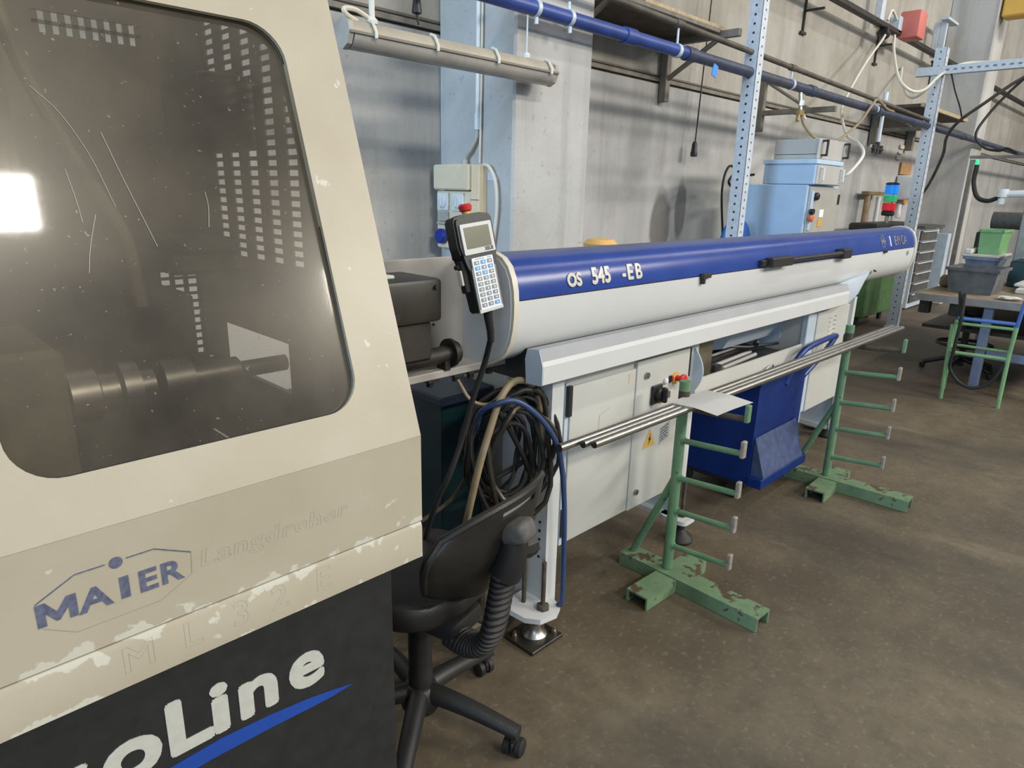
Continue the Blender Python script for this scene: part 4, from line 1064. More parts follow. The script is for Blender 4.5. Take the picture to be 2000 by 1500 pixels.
# ---------------------------------------------------------------- steel bars on the stands, paper on the bars
def bar(p0, p1, r, label, name='steel_bar', grp='steel bars across the bar stands'):
    return tag(MB().cyl(p0, p1, r, seg=24).build(name, STEEL), label, 'bar', grp)
bar((1.527, 1.290, .7675), (4.215, 1.124, .8525), .0135, 'steel bar reaching furthest left of the three on the green stands, nearest the feeder')
bar((1.606, 1.259, .7695), (4.215, 1.098, .8525), .0135, 'middle one of the three steel bars on the green stands')
bar((1.629, 1.232, .7705), (4.217, 1.072, .8525), .0135, 'frontmost of the three steel bars on the green stands, bright along its edge')
pp = MB(); bm = pp.bm
NX, NY = 14, 10
G = []
for i in range(NX + 1):
    row = []
    for j in range(NY + 1):
        u, w = i / NX, j / NY
        x = 2.125 + .235 * u + .025 * w; y = 1.268 - .185 * w - .022 * u
        top = .7705 + .0325 * (x - 1.629) + .0138
        d = max(0, 1.165 - .0616 * (x - 2.227) - y)
        z = top - .16 * d ** 1.05 + .003 * math.sin(u * 3.1) - .4 * max(0, y - 1.262) ** 1.1
        row.append(bm.verts.new((x, y, z)))
    G.append(row)
for i in range(NX):
    for j in range(NY): bm.faces.new((G[i][j], G[i + 1][j], G[i + 1][j + 1], G[i][j + 1]))
bmesh.ops.solidify(bm, geom=bm.faces[:], thickness=.0006)
tag(pp.build('paper_sheet', PAPER, auto=60), 'white paper sheet draped over the three steel bars', 'paper')
# short steel pieces lying in the feeder bay
for i, (x, y, l, r) in enumerate(((3.03, 1.53, .42, .011), (3.05, 1.58, .44, .011), (2.95, 1.69, .62, .009), (2.93, 1.75, .62, .009))):
    tag(MB().cyl((x, y, .716 + r), (x + l, y + .03, .716 + r), r, seg=16).build('steel_offcut', M('bright_ground_steel', (.78, .76, .72), .3, .45, var=.04)),
        ('front one of the two short bright steel offcuts in the feeder bay', 'second short bright steel offcut in the feeder bay, behind the front one', 'longer thin steel offcut further back in the feeder bay', 'rearmost thin steel offcut in the feeder bay')[i], 'bar', 'steel offcuts in the feeder bay')
tag(MB().lathe([(.026, 0), (.026, .03), (.018, .03)], (3.00, 1.545, .7165), (0, 0, 1), 18).build('steel_ring', STEEL2), 'short steel ring at the end of the offcuts in the feeder bay', 'ring')

# ---------------------------------------------------------------- blue chip cart under the bay
cart = thing('chip_cart', (3.35, 1.60, 0), 'dark blue wheeled chip cart with a tube handle parked under the feeder', 'cart')
MB().prism([(1.376, .115), (1.372, .655), (1.80, .655), (1.80, .115)], 'x', 3.14, 3.70).build('tub', NAVY, cart)
MB().box((3.135, 1.366, .64), (3.705, 1.806, .66), bev=.004).build('tub_rim', NAVY, cart)
fl_ = MB().prism([(1.372, .365), (1.368, .370), (1.302, .17), (1.306, .160), (1.372, .160)], 'x', 3.155, 3.64); fl_.build('sloping_flap', SCUFF, cart)
MB().box((3.13, 1.30, .112), (3.69, 1.378, .165), bev=.004).build('lower_rail', NAVY, cart)
MB().box((3.16, 1.40, .085), (3.68, 1.78, .115)).build('undercarriage', BLACKP, cart)
for x, y in ((3.19, 1.47), (3.65, 1.44), (3.19, 1.76), (3.65, 1.76)):
    MB().lathe([(.03, -.016), (.042, -.012), (.042, .012), (.03, .016)], (x, y, .043), (1, .3, 0), 20).box((x - .022, y - .02, .05), (x + .022, y + .02, .088), bev=.004).build('caster', RUBBER, cart)
MB().tube([(3.45, 1.375, .60), (3.50, 1.365, .70), (3.56, 1.355, .755), (3.66, 1.345, .785), (3.97, 1.345, .795), (3.985, 1.35, .775), (3.90, 1.365, .70), (3.70, 1.385, .60)], .0155, 12, smooth_path=5).build('handle', M('blue_handle_paint', (.012, .042, .20), .3, var=.1), cart)
tag(MB().lathe([(.06, 0), (.10, .02), (.11, .10), (.08, .19), (.03, .23)], (4.70, 1.62, 0.0), (0, 0, 1), 7).build('crumpled_cloth', FOAM, auto=10), 'crumpled white cloth on the floor behind the farther green stand', 'cloth')

# ---------------------------------------------------------------- fluorescent lamp hanging in front of the wall
lamp = thing('fluorescent_lamp', (1.81, 2.1, 1.98), 'long weatherproof fluorescent lamp, off, hanging by a white cable and a rod', 'lamp')
hs = [(2.055, 2.030), (2.058, 2.045), (2.075, 2.068), (2.10, 2.075), (2.125, 2.068), (2.142, 2.045), (2.145, 2.030)]
MB().prism(hs, 'x', 1.31, 2.31, smooth=True).build('housing', HOUSING, lamp, auto=80)
df = [(2.056, 2.029), (2.058, 2.015), (2.072, 1.992), (2.10, 1.982), (2.128, 1.992), (2.142, 2.015), (2.144, 2.029)]
MB().prism(df, 'x', 1.325, 2.30, smooth=True).build('diffuser', DIFFUSER, lamp, auto=80)
MB().prism([(2.050, 2.026), (2.050, 2.034), (2.150, 2.034), (2.150, 2.026)], 'x', 1.305, 2.315).build('gasket', M('grey_gasket', (.20, .18, .15), .6), lamp)
for x in (1.302, 2.300):
    MB().prism([(2.054, 2.03), (2.06, 2.06), (2.10, 2.077), (2.14, 2.06), (2.146, 2.03), (2.13, 1.995), (2.10, 1.98), (2.07, 1.995)], 'x', x, x + .018, smooth=True).build('end_cap', DIFFUSER, lamp)
for x in (1.40, 1.66, 1.96, 2.265):
    MB().tube([(x, 2.047, 2.020), (x, 2.047, 2.040), (x, 2.066, 2.070), (x, 2.09, 2.079)], .006, 6).build('clip', CREAMPL, lamp)
MB().tube([(1.36, 2.1, 2.072), (1.315, 2.09, 2.085), (1.31, 2.09, 2.10), (1.36, 2.10, 2.105), (1.42, 2.1, 2.085)], .008, 8, smooth_path=6).build('wire_loop', CREAMPL, lamp)
MB().lathe([(.018, 0), (.020, .012), (.012, .02)], (1.42, 2.1, 2.073), seg=14).build('cable_gland', WHITEPL, lamp)
MB().lathe([(.014, 0), (.016, .012), (.01, .02)], (2.165, 2.1, 2.073), seg=14).build('hanger_eye', WHITEPL, lamp)
MB().cyl((1.42, 2.1, 2.08), (1.43, 2.1, 4.2), .010, seg=10).build('supply_cable', HOSEW, lamp)
MB().cyl((2.165, 2.1, 2.085), (2.165, 2.1, 2.236), .0035, seg=8).build('hanger_rod', ZINC, lamp)
lamp.scale = (1.19, 1.19, 1.19); lamp.location = (1.81 * 1.19, 2.1 * 1.19, 1.55 + (1.98 - 1.55) * 1.19)

# ---------------------------------------------------------------- socket box on the column side
sb = thing('socket_box', (2.56, 2.99, 1.28), 'cream socket box with two round outlets on the column behind the pendant', 'socket')
MB().box((2.525, 2.865, 1.545), (2.60, 3.165, 1.682), bev=.006).build('junction_box', GREYBOX, sb)
MB().box((2.519, 2.885, 1.552), (2.526, 3.158, 1.676), bev=.002).build('box_lid', GREYBOX, sb)
MB().box((2.540, 2.795, 1.30), (2.60, 2.862, 1.680), bev=.004).build('side_duct', M('cream_duct_plastic', (.78, .63, .42), .45, var=.04), sb)
MB().box((2.538, 2.796, 1.495), (2.542, 2.861, 1.498)).build('duct_joint', IRON, sb)
MB().box((2.545, 2.865, 1.22), (2.60, 3.16, 1.540), bev=.005).build('outlet_panel', GREYBOX, sb)
for y in (3.095, 2.965):
    f = MB().box((2.530, y - .048, 1.432), (2.546, y + .048, 1.530), bev=.004).build('outlet', WHITEPL, sb)
    MB().lathe([(.034, 0), (.036, .004), (.030, .009)], (2.531, y, 1.478), (-1, 0, 0), 22).box((2.512, y - .007, 1.452), (2.524, y + .007, 1.505), bev=.003).build('rotary_lid', M('outlet_grey', (.62, .66, .68), .4), f)
MB().box((2.530, 3.05, 1.37), (2.547, 3.14, 1.425), bev=.005).box((2.525, 3.045, 1.352), (2.547, 3.145, 1.368), bev=.005).build('breaker_cover', M('smoky_cover', (.42, .39, .35), .3), sb)
MB().lathe([(.040, 0), (.043, .01), (.043, .03), (.035, .04)], (2.545, 3.10, 1.285), (-1, 0, .1), 20).build('blue_outlet', M('blue_outlet_plastic', (.01, .03, .26), .4), sb)
MB().box((2.597, 2.71, 1.60), (2.601, 2.79, 1.64)).build('mounting_tab', ZINC, sb)
cdt = thing('conduit', (2.58, 2.86, 1.68), 'white conduit pipe running down the column to the socket box', 'conduit')
MB().cyl((2.58, 2.855, 1.90), (2.58, 2.845, 4.5), .013, seg=12).build('upper_pipe', WHITEPL, cdt)
MB().lathe([(.016, -.04), (.016, .04)], (2.58, 2.857, 1.90), seg=12).build('sleeve', WHITEPL, cdt)
MB().tube([(2.58, 2.857, 1.87), (2.578, 2.862, 1.82), (2.572, 2.90, 1.76), (2.57, 2.942, 1.72), (2.57, 2.945, 1.685)], .0115, 10, smooth_path=6).lathe([(.017, 0), (.017, .022)], (2.57, 2.945, 1.683), seg=12).build('flexible_pipe', M('grey_flexible_pipe', (.42, .41, .38), .5), cdt)
tag(MB().tube([(2.585, 2.82, 4.4), (2.585, 2.83, 2.4), (2.585, 2.835, 1.9), (2.585, 2.84, 1.69)], .006, 8).build('thin_conduit', CREAMPL), 'thin pale cable beside the white conduit on the column', 'cable')
tag(MB().tube([(2.58, 2.80, 1.682), (2.575, 2.75, 1.665), (2.572, 2.70, 1.59), (2.575, 2.69, 1.45), (2.58, 2.72, 1.25), (2.59, 2.76, 1.0)], .0095, 10, smooth_path=6).build('outlet_cable', HOSEW), 'white cable looping down right of the socket box', 'cable')

# ---------------------------------------------------------------- pipes, brackets and shelves on the wall
pb = thing('blue_pipe', (5.0, 2.5, 2.395), 'large blue painted air pipe running along the wall', 'pipe')
MB().cyl((-2, 2.5, 2.402), (4.05, 2.5, 2.399), .036, seg=20).build('painted_length', PIPEBLUE, pb)
MB().cyl((4.05, 2.5, 2.399), (30, 2.5, 2.33), .036, seg=20).build('dark_length', PIPEDARK, pb)
for x in (2.12, 3.40, 4.05, 5.95, 7.6, 11.0): MB().cyl((x - .05, 2.5, 2.399 - .0022 * max(0, x - 4)), (x + .05, 2.5, 2.399 - .0022 * max(0, x - 4)), .043, seg=20).build('coupling', PIPEDARK if x > 3.6 else PIPEBLUE, pb)
for x in (2.63, 2.88): MB().cyl((x - .012, 2.5, 2.401), (x + .012, 2.5, 2.401), .0405, seg=20).cyl((x, 2.5, 2.44), (x, 2.5, 2.475), .008, seg=8).cyl((x, 2.49, 2.36), (x, 2.49, 2.33), .010, seg=8).build('clamp', ZINC, pb)
for x in (3.9, 5.55, 7.5): MB().cyl((x, 2.5, 2.43), (x, 2.5, 2.53 - .0215 * (x - 3.25) + .01), .007, seg=8).cyl((x - .015, 2.5, 2.398), (x + .015, 2.5, 2.398), .041, seg=18).build('hanger', ZINC, pb)
pd = thing('brown_pipe', (6.0, 2.5, 2.5), 'thinner brown pipe running along the wall above the blue pipe', 'pipe')
MB().cyl((1.5, 2.5, 2.59), (14, 2.5, 2.322 + .04), .019, seg=14).build('pipe_length', PIPEBRN, pd)
for x in (3.9, 5.55, 7.5): MB().cyl((x - .04, 2.5, 2.59 - .0182 * (x - 1.5)), (x + .04, 2.5, 2.59 - .0182 * (x - 1.5)), .025, seg=14).build('coupling', PIPEBRN, pd)
tag(MB().box((4.30, 2.47, 2.30), (4.36, 2.475, 2.375), rot=Matrix.Rotation(.3, 3, 'Y')).build('tape_flag', TAPE), 'scrap of light blue tape hanging from the blue pipe', 'tape')
def bracket(x, z, n, lab, rev=False, L=.72):
    b = thing('wall_bracket', (x, 3.19, z), lab, 'bracket', 'triangular pipe brackets on the wall')
    MB().box((x - .03, 3.13, z - .34), (x + .03, 3.19, z + .12), bev=.004).build('upright', BRACKET, b)
    if rev: 
        MB().box((x - .022, 3.19 - L, z - .20), (x + .022, 3.14, z - .155), bev=.003).build('arm', BRACKET, b)
        MB().tube([(x, 3.14, z + .10), (x, 3.19 - L + .25, z - .16)], .016, 6).build('diagonal', BRACKET, b)
    else:
        MB().box((x - .022, 3.19 - L, z + .05), (x + .022, 3.14, z + .10), bev=.003).build('arm', BRACKET, b)
        MB().tube([(x, 3.14, z - .18), (x, 3.19 - L + .15, z + .06)], .018, 6).build('diagonal', BRACKET, b)
    return b
bracket(3.55, 2.62, 0, 'grey wall bracket right beside the near column, below the plank shelf', L=.6)
bracket(4.80, 2.58, 1, 'grey wall bracket under the right end of the plank shelf', L=.62)
bracket(6.45, 2.48, 1, 'grey wall bracket carrying the pipes right of the nearer perforated post', True, .72)
bracket(9.6, 2.56, 1, 'dark wall bracket left of the farther perforated post', True, .70)
shf = thing('plank_shelf', (4.4, 2.85, 2.66), 'plank shelf board on wall brackets high above the feeder', 'shelf')
MB().box((3.85, 2.72, 2.685), (4.92, 2.78, 2.715), bev=.004).build('front_plank', PLANK, shf)
MB().box((3.60, 2.785, 2.676), (4.86, 3.18, 2.70)).build('board', PLANKDARK, shf)
MB().box((3.5, 2.70, 2.66), (4.75, 2.735, 2.685)).build('support_angle', BRACKET, shf)
sh2 = thing('board_shelf', (9.8, 2.85, 2.60), 'dark board shelf on brackets beside the farther perforated post', 'shelf')
MB().box((9.3, 2.60, 2.60), (11.4, 3.18, 2.635)).build('board', PLANKDARK, sh2)
MB().box((9.3, 2.57, 2.60), (11.4, 2.60, 2.64)).build('front_edge', PLANK, sh2)
MB().box((9.5, 3.10, 2.22), (9.58, 3.18, 2.60)).build('leg', BRACKET, sh2)
MB().box((11.0, 3.10, 2.22), (11.08, 3.18, 2.60)).build('leg', BRACKET, sh2)

# pull cords with end weights
pc = thing('pull_switch', (5.22, 3.1, 1.86), 'long thin pull cord with a bulb end, left of the nearer perforated post', 'switch')
MB().cyl((5.30, 3.1, 3.6), (5.225, 3.1, 1.95), .006, seg=6).build('cord', IRON, pc)
MB().lathe([(.012, .12), (.022, .10), (.026, .04), (.030, .03), (.026, 0)], (5.222, 3.1, 1.855), seg=12).build('bulb', BLACKP, pc)
pc2 = thing('pull_switch', (1.99, 2.6, 2.26), 'short black pull cord end hanging above the fluorescent lamp', 'switch')
MB().cyl((1.99, 2.6, 2.36), (1.99, 2.6, 4.0), .004, seg=6).build('cord', IRON, pc2)
MB().lathe([(.008, .10), (.014, .09), (.022, .03), (.022, .02), (.012, .015)], (1.99, 2.6, 2.26), seg=12).tube([(1.99, 2.6, 2.28), (1.995, 2.6, 2.25), (2.0, 2.6, 2.235)], .006, 6).build('bulb', BLACKP, pc2)

# perforated angle posts
def angle_post(x, y, z1, w, label, pitch):
    p = thing('angle_post', (x, y, 0), label, 'post', 'perforated galvanised angle posts')
    MB().box((x, y - w / 2, .006), (x + .004, y + w / 2, z1)).build('wide_flange', ZINC, p)
    MB().box((x, y - w / 2, .006), (x + w * .85, y - w / 2 + .004, z1)).build('side_flange', ZINC, p)
    MB().box((x - .03, y - w / 2 - .03, 0), (x + w, y + w / 2 + .02, .006)).build('foot_plate', ZINC, p)
    h = MB(); z = .1
    while z < z1 - .03:
        h.cyl((x - .0006, y + .012 - w * .1, z), (x + .001, y + .012 - w * .1, z), .009, seg=8)
        h.cyl((x + w * .45, y - w / 2 - .0006, z + pitch / 2), (x + w * .45, y - w / 2 + .001, z + pitch / 2), .008, seg=8); z += pitch
    h.build('dark_hole_discs', BLACKP, p, kind='stuff')  # solid dark discs stand in for the shade inside the holes
    return p
angle_post(4.86, 2.5, 3.4, .10, 'nearer perforated galvanised post, standing behind the feeder left of the light blue cabinet', .058)
ap2 = angle_post(9.33, 2.5, 3.22, .12, 'farther perforated galvanised post beyond the end of the feeder', .075)
arm = thing('angle_rail', (9.4, 1.6, 2.98), 'horizontal galvanised rail bolted to the farther perforated post', 'rail')
MB().box((9.30, .9, 2.93), (9.305, 2.72, 3.02)).build('wide_flange', ZINC, arm)
MB().box((9.30, .9, 2.93), (9.38, 2.72, 2.934)).build('lower_flange', ZINC, arm)
hh = MB(); y = .95
while y < 2.4: hh.box((9.2994, y, 2.965), (9.3006, y + .035, 2.985)); y += .075
hh.build('punched_slots', M('dark_slot', (.20, .22, .24), .6), arm, kind='stuff')

# busbar rail high on the wall, with its stands
rl = thing('power_rail', (9, 3.0, 3.44), 'dark power rail high along the wall at the upper right', 'rail')
MB().box((6.0, 2.96, 3.40), (24, 3.03, 3.455), bev=.006).build('rail', IRON, rl)
for x in (8.85, 11.1, 13.4):
    MB().box((x - .05, 3.02, 3.42), (x + .05, 3.1, 3.85), bev=.01).build('feed_box', ZINC, rl)
    MB().lathe([(.05, 0), (.055, .02), (.055, .10), (.04, .12)], (x - .05, 2.98, 3.37), (.9, 0, -.3), 14).build('cable_outlet', BLACKP, rl)
for x in (7.2, 9.3, 11.6, 13.9):
    hm_ = MB(); hm_.box((x - .012, 3.18, 3.10), (x + .012, 3.195, 3.46)); hm_.box((x - .010, 3.0, 3.30), (x + .010, 3.19, 3.32)); hm_.box((x - .06, 3.175, 3.10), (x + .06, 3.19, 3.125)); hm_.box((x - .06, 3.175, 3.44), (x + .06, 3.19, 3.46))
    hm_.build('standoff', IRON, rl)
rd = thing('red_isolator_box', (9.4, 2.8, 3.35), 'faded red isolator box on the power rail at the upper right', 'box')
MB().box((9.35, 2.78, 3.37), (9.62, 3.0, 3.66), bev=.02, seg=2).build('box_body', REDBOX, rd)
MB().box((9.25, 2.96, 3.42), (9.4, 3.08, 3.60), bev=.01).build('connector', PALEBLUE, rd)
MB().tube([(9.25, 3.0, 3.56), (9.05, 3.0, 3.62), (8.95, 3.0, 3.5)], .015, 8, smooth_path=4).build('lead', HOSEW, rd)
fx = thing('tube_bracket', (10.6, 2.9, 3.05), 'small grey lamp bracket hanging below the power rail', 'bracket')
MB().box((11.05, 2.95, 3.45), (11.12, 3.02, 3.85)).box((10.9, 2.9, 3.84), (11.4, 3.0, 3.87)).build('bracket_arm', PALEBLUE, fx)

# hoses hanging on the wall
def hose(name, pts, r, mat, label, seg=10): return tag(MB().tube(pts, r, seg, smooth_path=7).build(name, mat), label, 'hose' if 'hose' in name else 'cable')
hose('white_cable', [(8.85, 2.98, 3.42), (8.78, 2.95, 3.30), (8.2, 2.9, 2.95), (7.55, 2.8, 2.55), (7.2, 2.7, 2.35), (6.75, 2.45, 2.1), (6.35, 2.2, 2.00), (6.20, 2.1, 1.90), (6.02, 2.12, 1.76), (5.98, 2.17, 1.72)], .013, HOSEW, 'white cable dropping from the power rail to the instruments on the light blue cabinet')
hose('tan_air_hose', [(5.75, 2.46, 2.18), (5.78, 2.45, 2.12), (5.93, 2.42, 2.035), (6.2, 2.40, 2.005), (6.55, 2.42, 2.07), (6.95, 2.43, 2.23), (7.25, 2.44, 2.42), (7.4, 2.45, 2.47), (7.7, 2.46, 2.42), (8.0, 2.48, 2.42)], .012, TAN, 'tan air hose looping below the blue pipe from a brass valve')
hose('pale_cable', [(9.2, 2.98, 3.38), (9.0, 2.9, 3.2), (8.75, 2.75, 2.92), (8.65, 2.65, 2.78), (8.75, 2.55, 2.70), (9.0, 2.5, 2.75), (9.25, 2.44, 2.92), (9.5, 2.3, 3.05), (9.6, 2.05, 3.06), (9.5, 1.6, 3.03)], .016, HOSEW, 'pale cable swinging from the power rail to the horizontal perforated rail')
hose('short_pale_cable', [(10.3, 3.18, 3.20), (9.9, 3.05, 3.0), (9.6, 2.9, 2.85), (9.45, 2.8, 2.745), (9.40, 2.7, 2.72), (9.335, 2.57, 2.80), (9.31, 2.5, 2.92)], .014, HOSEW, 'short pale cable curl left of the farther post, above the shelf')
vv = thing('air_valve', (5.75, 2.48, 2.16), 'small brass air valve hanging under the blue pipe with a hose', 'valve')
MB().cyl((5.75, 2.5, 2.36), (5.75, 2.48, 2.22), .014, seg=10).cyl((5.75, 2.48, 2.30), (5.75, 2.48, 2.26), .022, seg=6).build('stem', STEEL2, vv)
MB().box((5.71, 2.46, 2.18), (5.79, 2.50, 2.23), bev=.008).cyl((5.72, 2.48, 2.19), (5.69, 2.47, 2.14), .014, seg=10).build('valve_body', M('brass_body', (.38, .28, .12), .4, .6), vv)
MB().cyl((5.80, 2.48, 2.20), (5.86, 2.48, 2.17), .012, seg=8).build('plug', WHITEPL, vv)
v2 = thing('drain_pipe', (7.75, 2.5, 2.02), 'short galvanised drop pipe with a tap below the blue pipe', 'pipe')
MB().cyl((7.75, 2.5, 2.36), (7.75, 2.5, 2.10), .018, seg=12).cyl((7.75, 2.5, 2.44), (7.75, 2.5, 2.56), .014, seg=10).cyl((7.75, 2.5, 2.50), (7.75, 2.5, 2.58), .024, seg=8).build('drop_pipe', ZINC, v2)
MB().box((7.62, 2.48, 2.03), (7.90, 2.52, 2.055), bev=.008).cyl((7.66, 2.5, 2.0), (7.66, 2.5, 2.08), .022, seg=8).cyl((7.86, 2.5, 2.0), (7.86, 2.5, 2.08), .022, seg=8).cyl((7.75, 2.5, 2.0), (7.75, 2.5, 2.11), .022, seg=8).build('tap', IRON, v2)

# ---------------------------------------------------------------- light blue cabinet with instruments
cbx = thing('control_cabinet', (5.75, 2.47, 0), 'light blue electrical cabinet standing behind the feeder', 'cabinet')
MB().box((5.43, 2.205, .05), (6.07, 2.74, 1.645), bev=.006).build('cabinet_body', CABBLUE, cbx)
dr_ = MB().box((5.455, 2.190, .10), (6.06, 2.206, 1.63), bev=.004).build('door', CABGREY, cbx)
MB().box((5.47, 2.180, 1.30), (5.515, 2.191, 1.60), bev=.003).build('handle_strip', CABBLUE, dr_)
MB().lathe([(.03, 0), (.03, .02), (.02, .03)], (5.56, 2.19, 1.56), (0, -1, 0), 16).build('lock', BLACKP, dr_)
MB().lathe([(.022, 0), (.022, .03)], (5.475, 2.18, 1.445), (0, -1, 0), 14).build('knob', BLACKP, dr_)
MB().lathe([(.026, 0), (.03, .02), (.02, .03)], (5.475, 2.18, 1.395), (0, -1, 0), 14).build('stop_button', M('orange_red_button', (.70, .16, .05), .4), dr_)
MB().box((5.68, 2.186, 1.40), (5.76, 2.191, 1.46)).build('paper_label', PAPER, dr_)
MB().box((5.67, 2.186, 1.325), (5.76, 2.191, 1.385)).build('yellow_label', M('gold_label', (.62, .38, .08), .5), dr_)
MB().box((6.03, 2.18, 1.50), (6.055, 2.192, 1.58), bev=.003).build('hinge', BLACKP, dr_)
in2 = thing('instrument_case', (5.75, 2.45, 1.648), 'light blue instrument case standing on the cabinet, under the grey one', 'instrument')
MB().box((5.44, 2.17, 1.648), (5.96, 2.58, 1.80), bev=.006).build('case', CABBLUE, in2)
MB().box((5.43, 2.16, 1.80), (5.97, 2.59, 1.835), bev=.004).build('case_lid', M('pale_blue_lid', (.52, .66, .80), .45), in2)
MB().box((5.46, 2.160, 1.652), (5.96, 2.172, 1.795), bev=.003).build('front_panel', RACKGREY, in2)
for x in (5.52, 5.93): MB().tube([(x, 2.165, 1.67), (x, 2.135, 1.68), (x, 2.135, 1.77), (x, 2.165, 1.78)], .008, 8).build('handle', WHITEPL, in2)
in1 = thing('grey_instrument', (5.8, 2.45, 1.837), 'grey rack instrument with black handles on top of the cabinet stack', 'instrument')
MB().box((5.50, 2.20, 1.837), (6.03, 2.54, 1.985), bev=.005).build('case', RACKGREY, in1)
MB().box((5.49, 2.188, 1.84), (6.04, 2.202, 1.99), bev=.003).build('front_panel', RACKGREY, in1)
for x in (5.56, 6.01): MB().box((x - .012, 2.150, 1.86), (x + .012, 2.19, 1.875)).box((x - .012, 2.150, 1.965), (x + .012, 2.19, 1.98)).box((x - .012, 2.145, 1.86), (x + .012, 2.155, 1.98)).build('handle', IRON, in1)
MB().box((5.50, 2.196, 1.872), (5.504, 2.53, 1.876)).build('case_groove', IRON, in1)
tag(MB().tube([(5.44, 2.66, 1.72), (5.3, 2.68, 1.70), (5.2, 2.7, 1.62), (5.32, 2.72, 1.68), (5.42, 2.72, 1.76), (5.30, 2.74, 1.74), (5.22, 2.76, 1.66), (5.36, 2.78, 1.62), (5.42, 2.78, 1.72), (5.28, 2.80, 1.78), (5.2, 2.8, 1.60), (5.3, 2.8, 1.2)], .010, 8, smooth_path=5).build('black_cable_bunch', RUBBER), 'bunch of black cables behind the instruments on the light blue cabinet', 'cable')
bf = thing('blue_drum', (5.17, 2.62, 0), 'blue round fan housing behind the nearer perforated post, beside the light blue cabinet', 'fan')
MB().lathe([(.17, 0), (.205, .015), (.205, .075), (.17, .09)], (5.175, 2.67, 1.165), (0, -1, 0), 30).build('drum', BLUEFAN, bf)
MB().torus((5.175, 2.62, 1.165), (0, -1, 0), .196, .022, 30, 8).build('rim', BRIGHTBLUE, bf)
MB().box((5.08, 2.59, 0), (5.27, 2.66, .99)).build('stand', BLUEFAN, bf)
tag(MB().lathe([(.005, .0), (.075, .0), (.082, .03), (.06, .05), (.02, .055)], (2.60, 2.0, 1.288), seg=20).build('yellow_cap', M('pale_orange_plastic', (.75, .45, .15), .5)), 'orange-yellow beacon cap showing above the blue canopy', 'cap')
tag(MB().cyl((2.60, 2.0, 0), (2.60, 2.0, 1.29), .04, seg=14).build('beacon_post', IRON), 'post behind the feeder carrying the orange-yellow cap', 'post')

# ---------------------------------------------------------------- far right: signal tower, dispenser, cabinets
gcab = thing('green_cabinet', (9.5, 2.95, 0), 'dark green machine cabinet by the wall beyond the feeder end', 'cabinet')
MB().box((8.9, 2.72, .13), (9.95, 3.03, 1.18), bev=.01).build('cabinet_body', GREENCAB, gcab)
MB().box((8.85, 2.70, 1.18), (10.4, 3.04, 1.27), bev=.02).build('black_top', BLACKP, gcab)
for x, y in ((8.98, 2.82), (9.88, 2.82), (8.98, 2.98), (9.88, 2.98)): MB().cyl((x, y, 0.0), (x, y, .13), .03, seg=12).build('foot', IRON, gcab)
tw = thing('signal_tower', (9.45, 2.8, 1.27), 'signal tower with blue, green and red lenses above the far end of the feeder', 'light')
MB().cyl((9.45, 2.8, 1.27), (9.45, 2.8, 1.36), .022, seg=12).build('pole', STEEL2, tw)
MB().lathe([(.06, 0), (.075, .01), (.075, .05), (.06, .06)], (9.45, 2.8, 1.355), seg=20).build('base', BLACKP, tw)
for z, m_, nm, h in ((1.415, LAMPRED, 'red_lens', .10), (1.52, LAMPGREEN, 'green_lens', .085), (1.61, LAMPBLUE, 'blue_lens', .115)):
    MB().lathe([(.070, 0), (.076, .008), (.076, h - .01), (.070, h - .002)], (9.45, 2.8, z), seg=22).build(nm, m_, tw)
MB().lathe([(.077, 0), (.077, .02), (.05, .03)], (9.45, 2.8, 1.725), seg=20).build('cap', LAMPNAVY, tw)
ds = thing('paper_dispenser', (11.0, 3.1, 1.55), 'white wall dispenser right of the signal tower', 'dispenser')
MB().box((10.88, 2.95, 1.55), (11.30, 3.19, 1.885), bev=.03, seg=3).build('housing', WHITEPL, ds)
MB().box((11.1, 2.946, 1.62), (11.2, 2.952, 1.78)).build('printed_label', M('dark_print', (.10, .10, .11), .6), ds)
MB().box((10.86, 3.16, 1.50), (11.5, 3.19, 1.56)).build('backing', ORANGE, ds)
tag(MB().box((10.95, 3.17, 1.90), (11.42, 3.19, 2.06)).build('orange_notice', M('faded_orange_notice', (.42, .24, .10), .6, var=.2)), 'orange notice on the wall above the white dispenser', 'notice')
for i, z in enumerate((2.09, 2.165, 2.235)):
    tag(MB().box((10.72 + .03 * i, 3.17, z), (10.88 + .03 * i, 3.19, z + (.05 if i != 1 else .03)), bev=.004).build('cream_tag', CREAMPL), ('lowest', 'middle small', 'topmost')[i] + ' cream tag in the column of tags above the orange notice', 'tag', 'cream tags above the orange notice')
tag(MB().cyl((11.0, 3.12, 1.30), (11.02, 3.14, 1.50), .035, seg=12).build('white_tube', WHITEPL), 'short white tube under the white dispenser', 'tube')
cru = thing('wooden_frame', (9.75, 3.1, .0), 'tan T-topped frame with one white leg leaning on the wall, left of the signal tower', 'frame')
MB().box((9.42, 3.06, 1.60), (10.06, 3.14, 1.645), bev=.006).build('top_bar', M('brown_wood_bar', (.22, .15, .07), .6, var=.2), cru)
MB().cyl((9.55, 3.10, 0), (9.55, 3.10, 1.62), .035, seg=10).build('wooden_leg', M('tan_wood_leg', (.32, .22, .11), .6, var=.2), cru)
MB().cyl((9.98, 3.10, 0), (9.98, 3.10, 1.58), .028, seg=10).build('white_leg', WHITEPL, cru)
dc = thing('drawer_cabinet', (11.5, 2.95, 0), 'grey-blue steel drawer cabinet beside the far column', 'cabinet')
MB().box((11.0, 2.80, .02), (12.03, 3.15, 1.17), bev=.005).build('cabinet_body', PALEBLUE, dc)
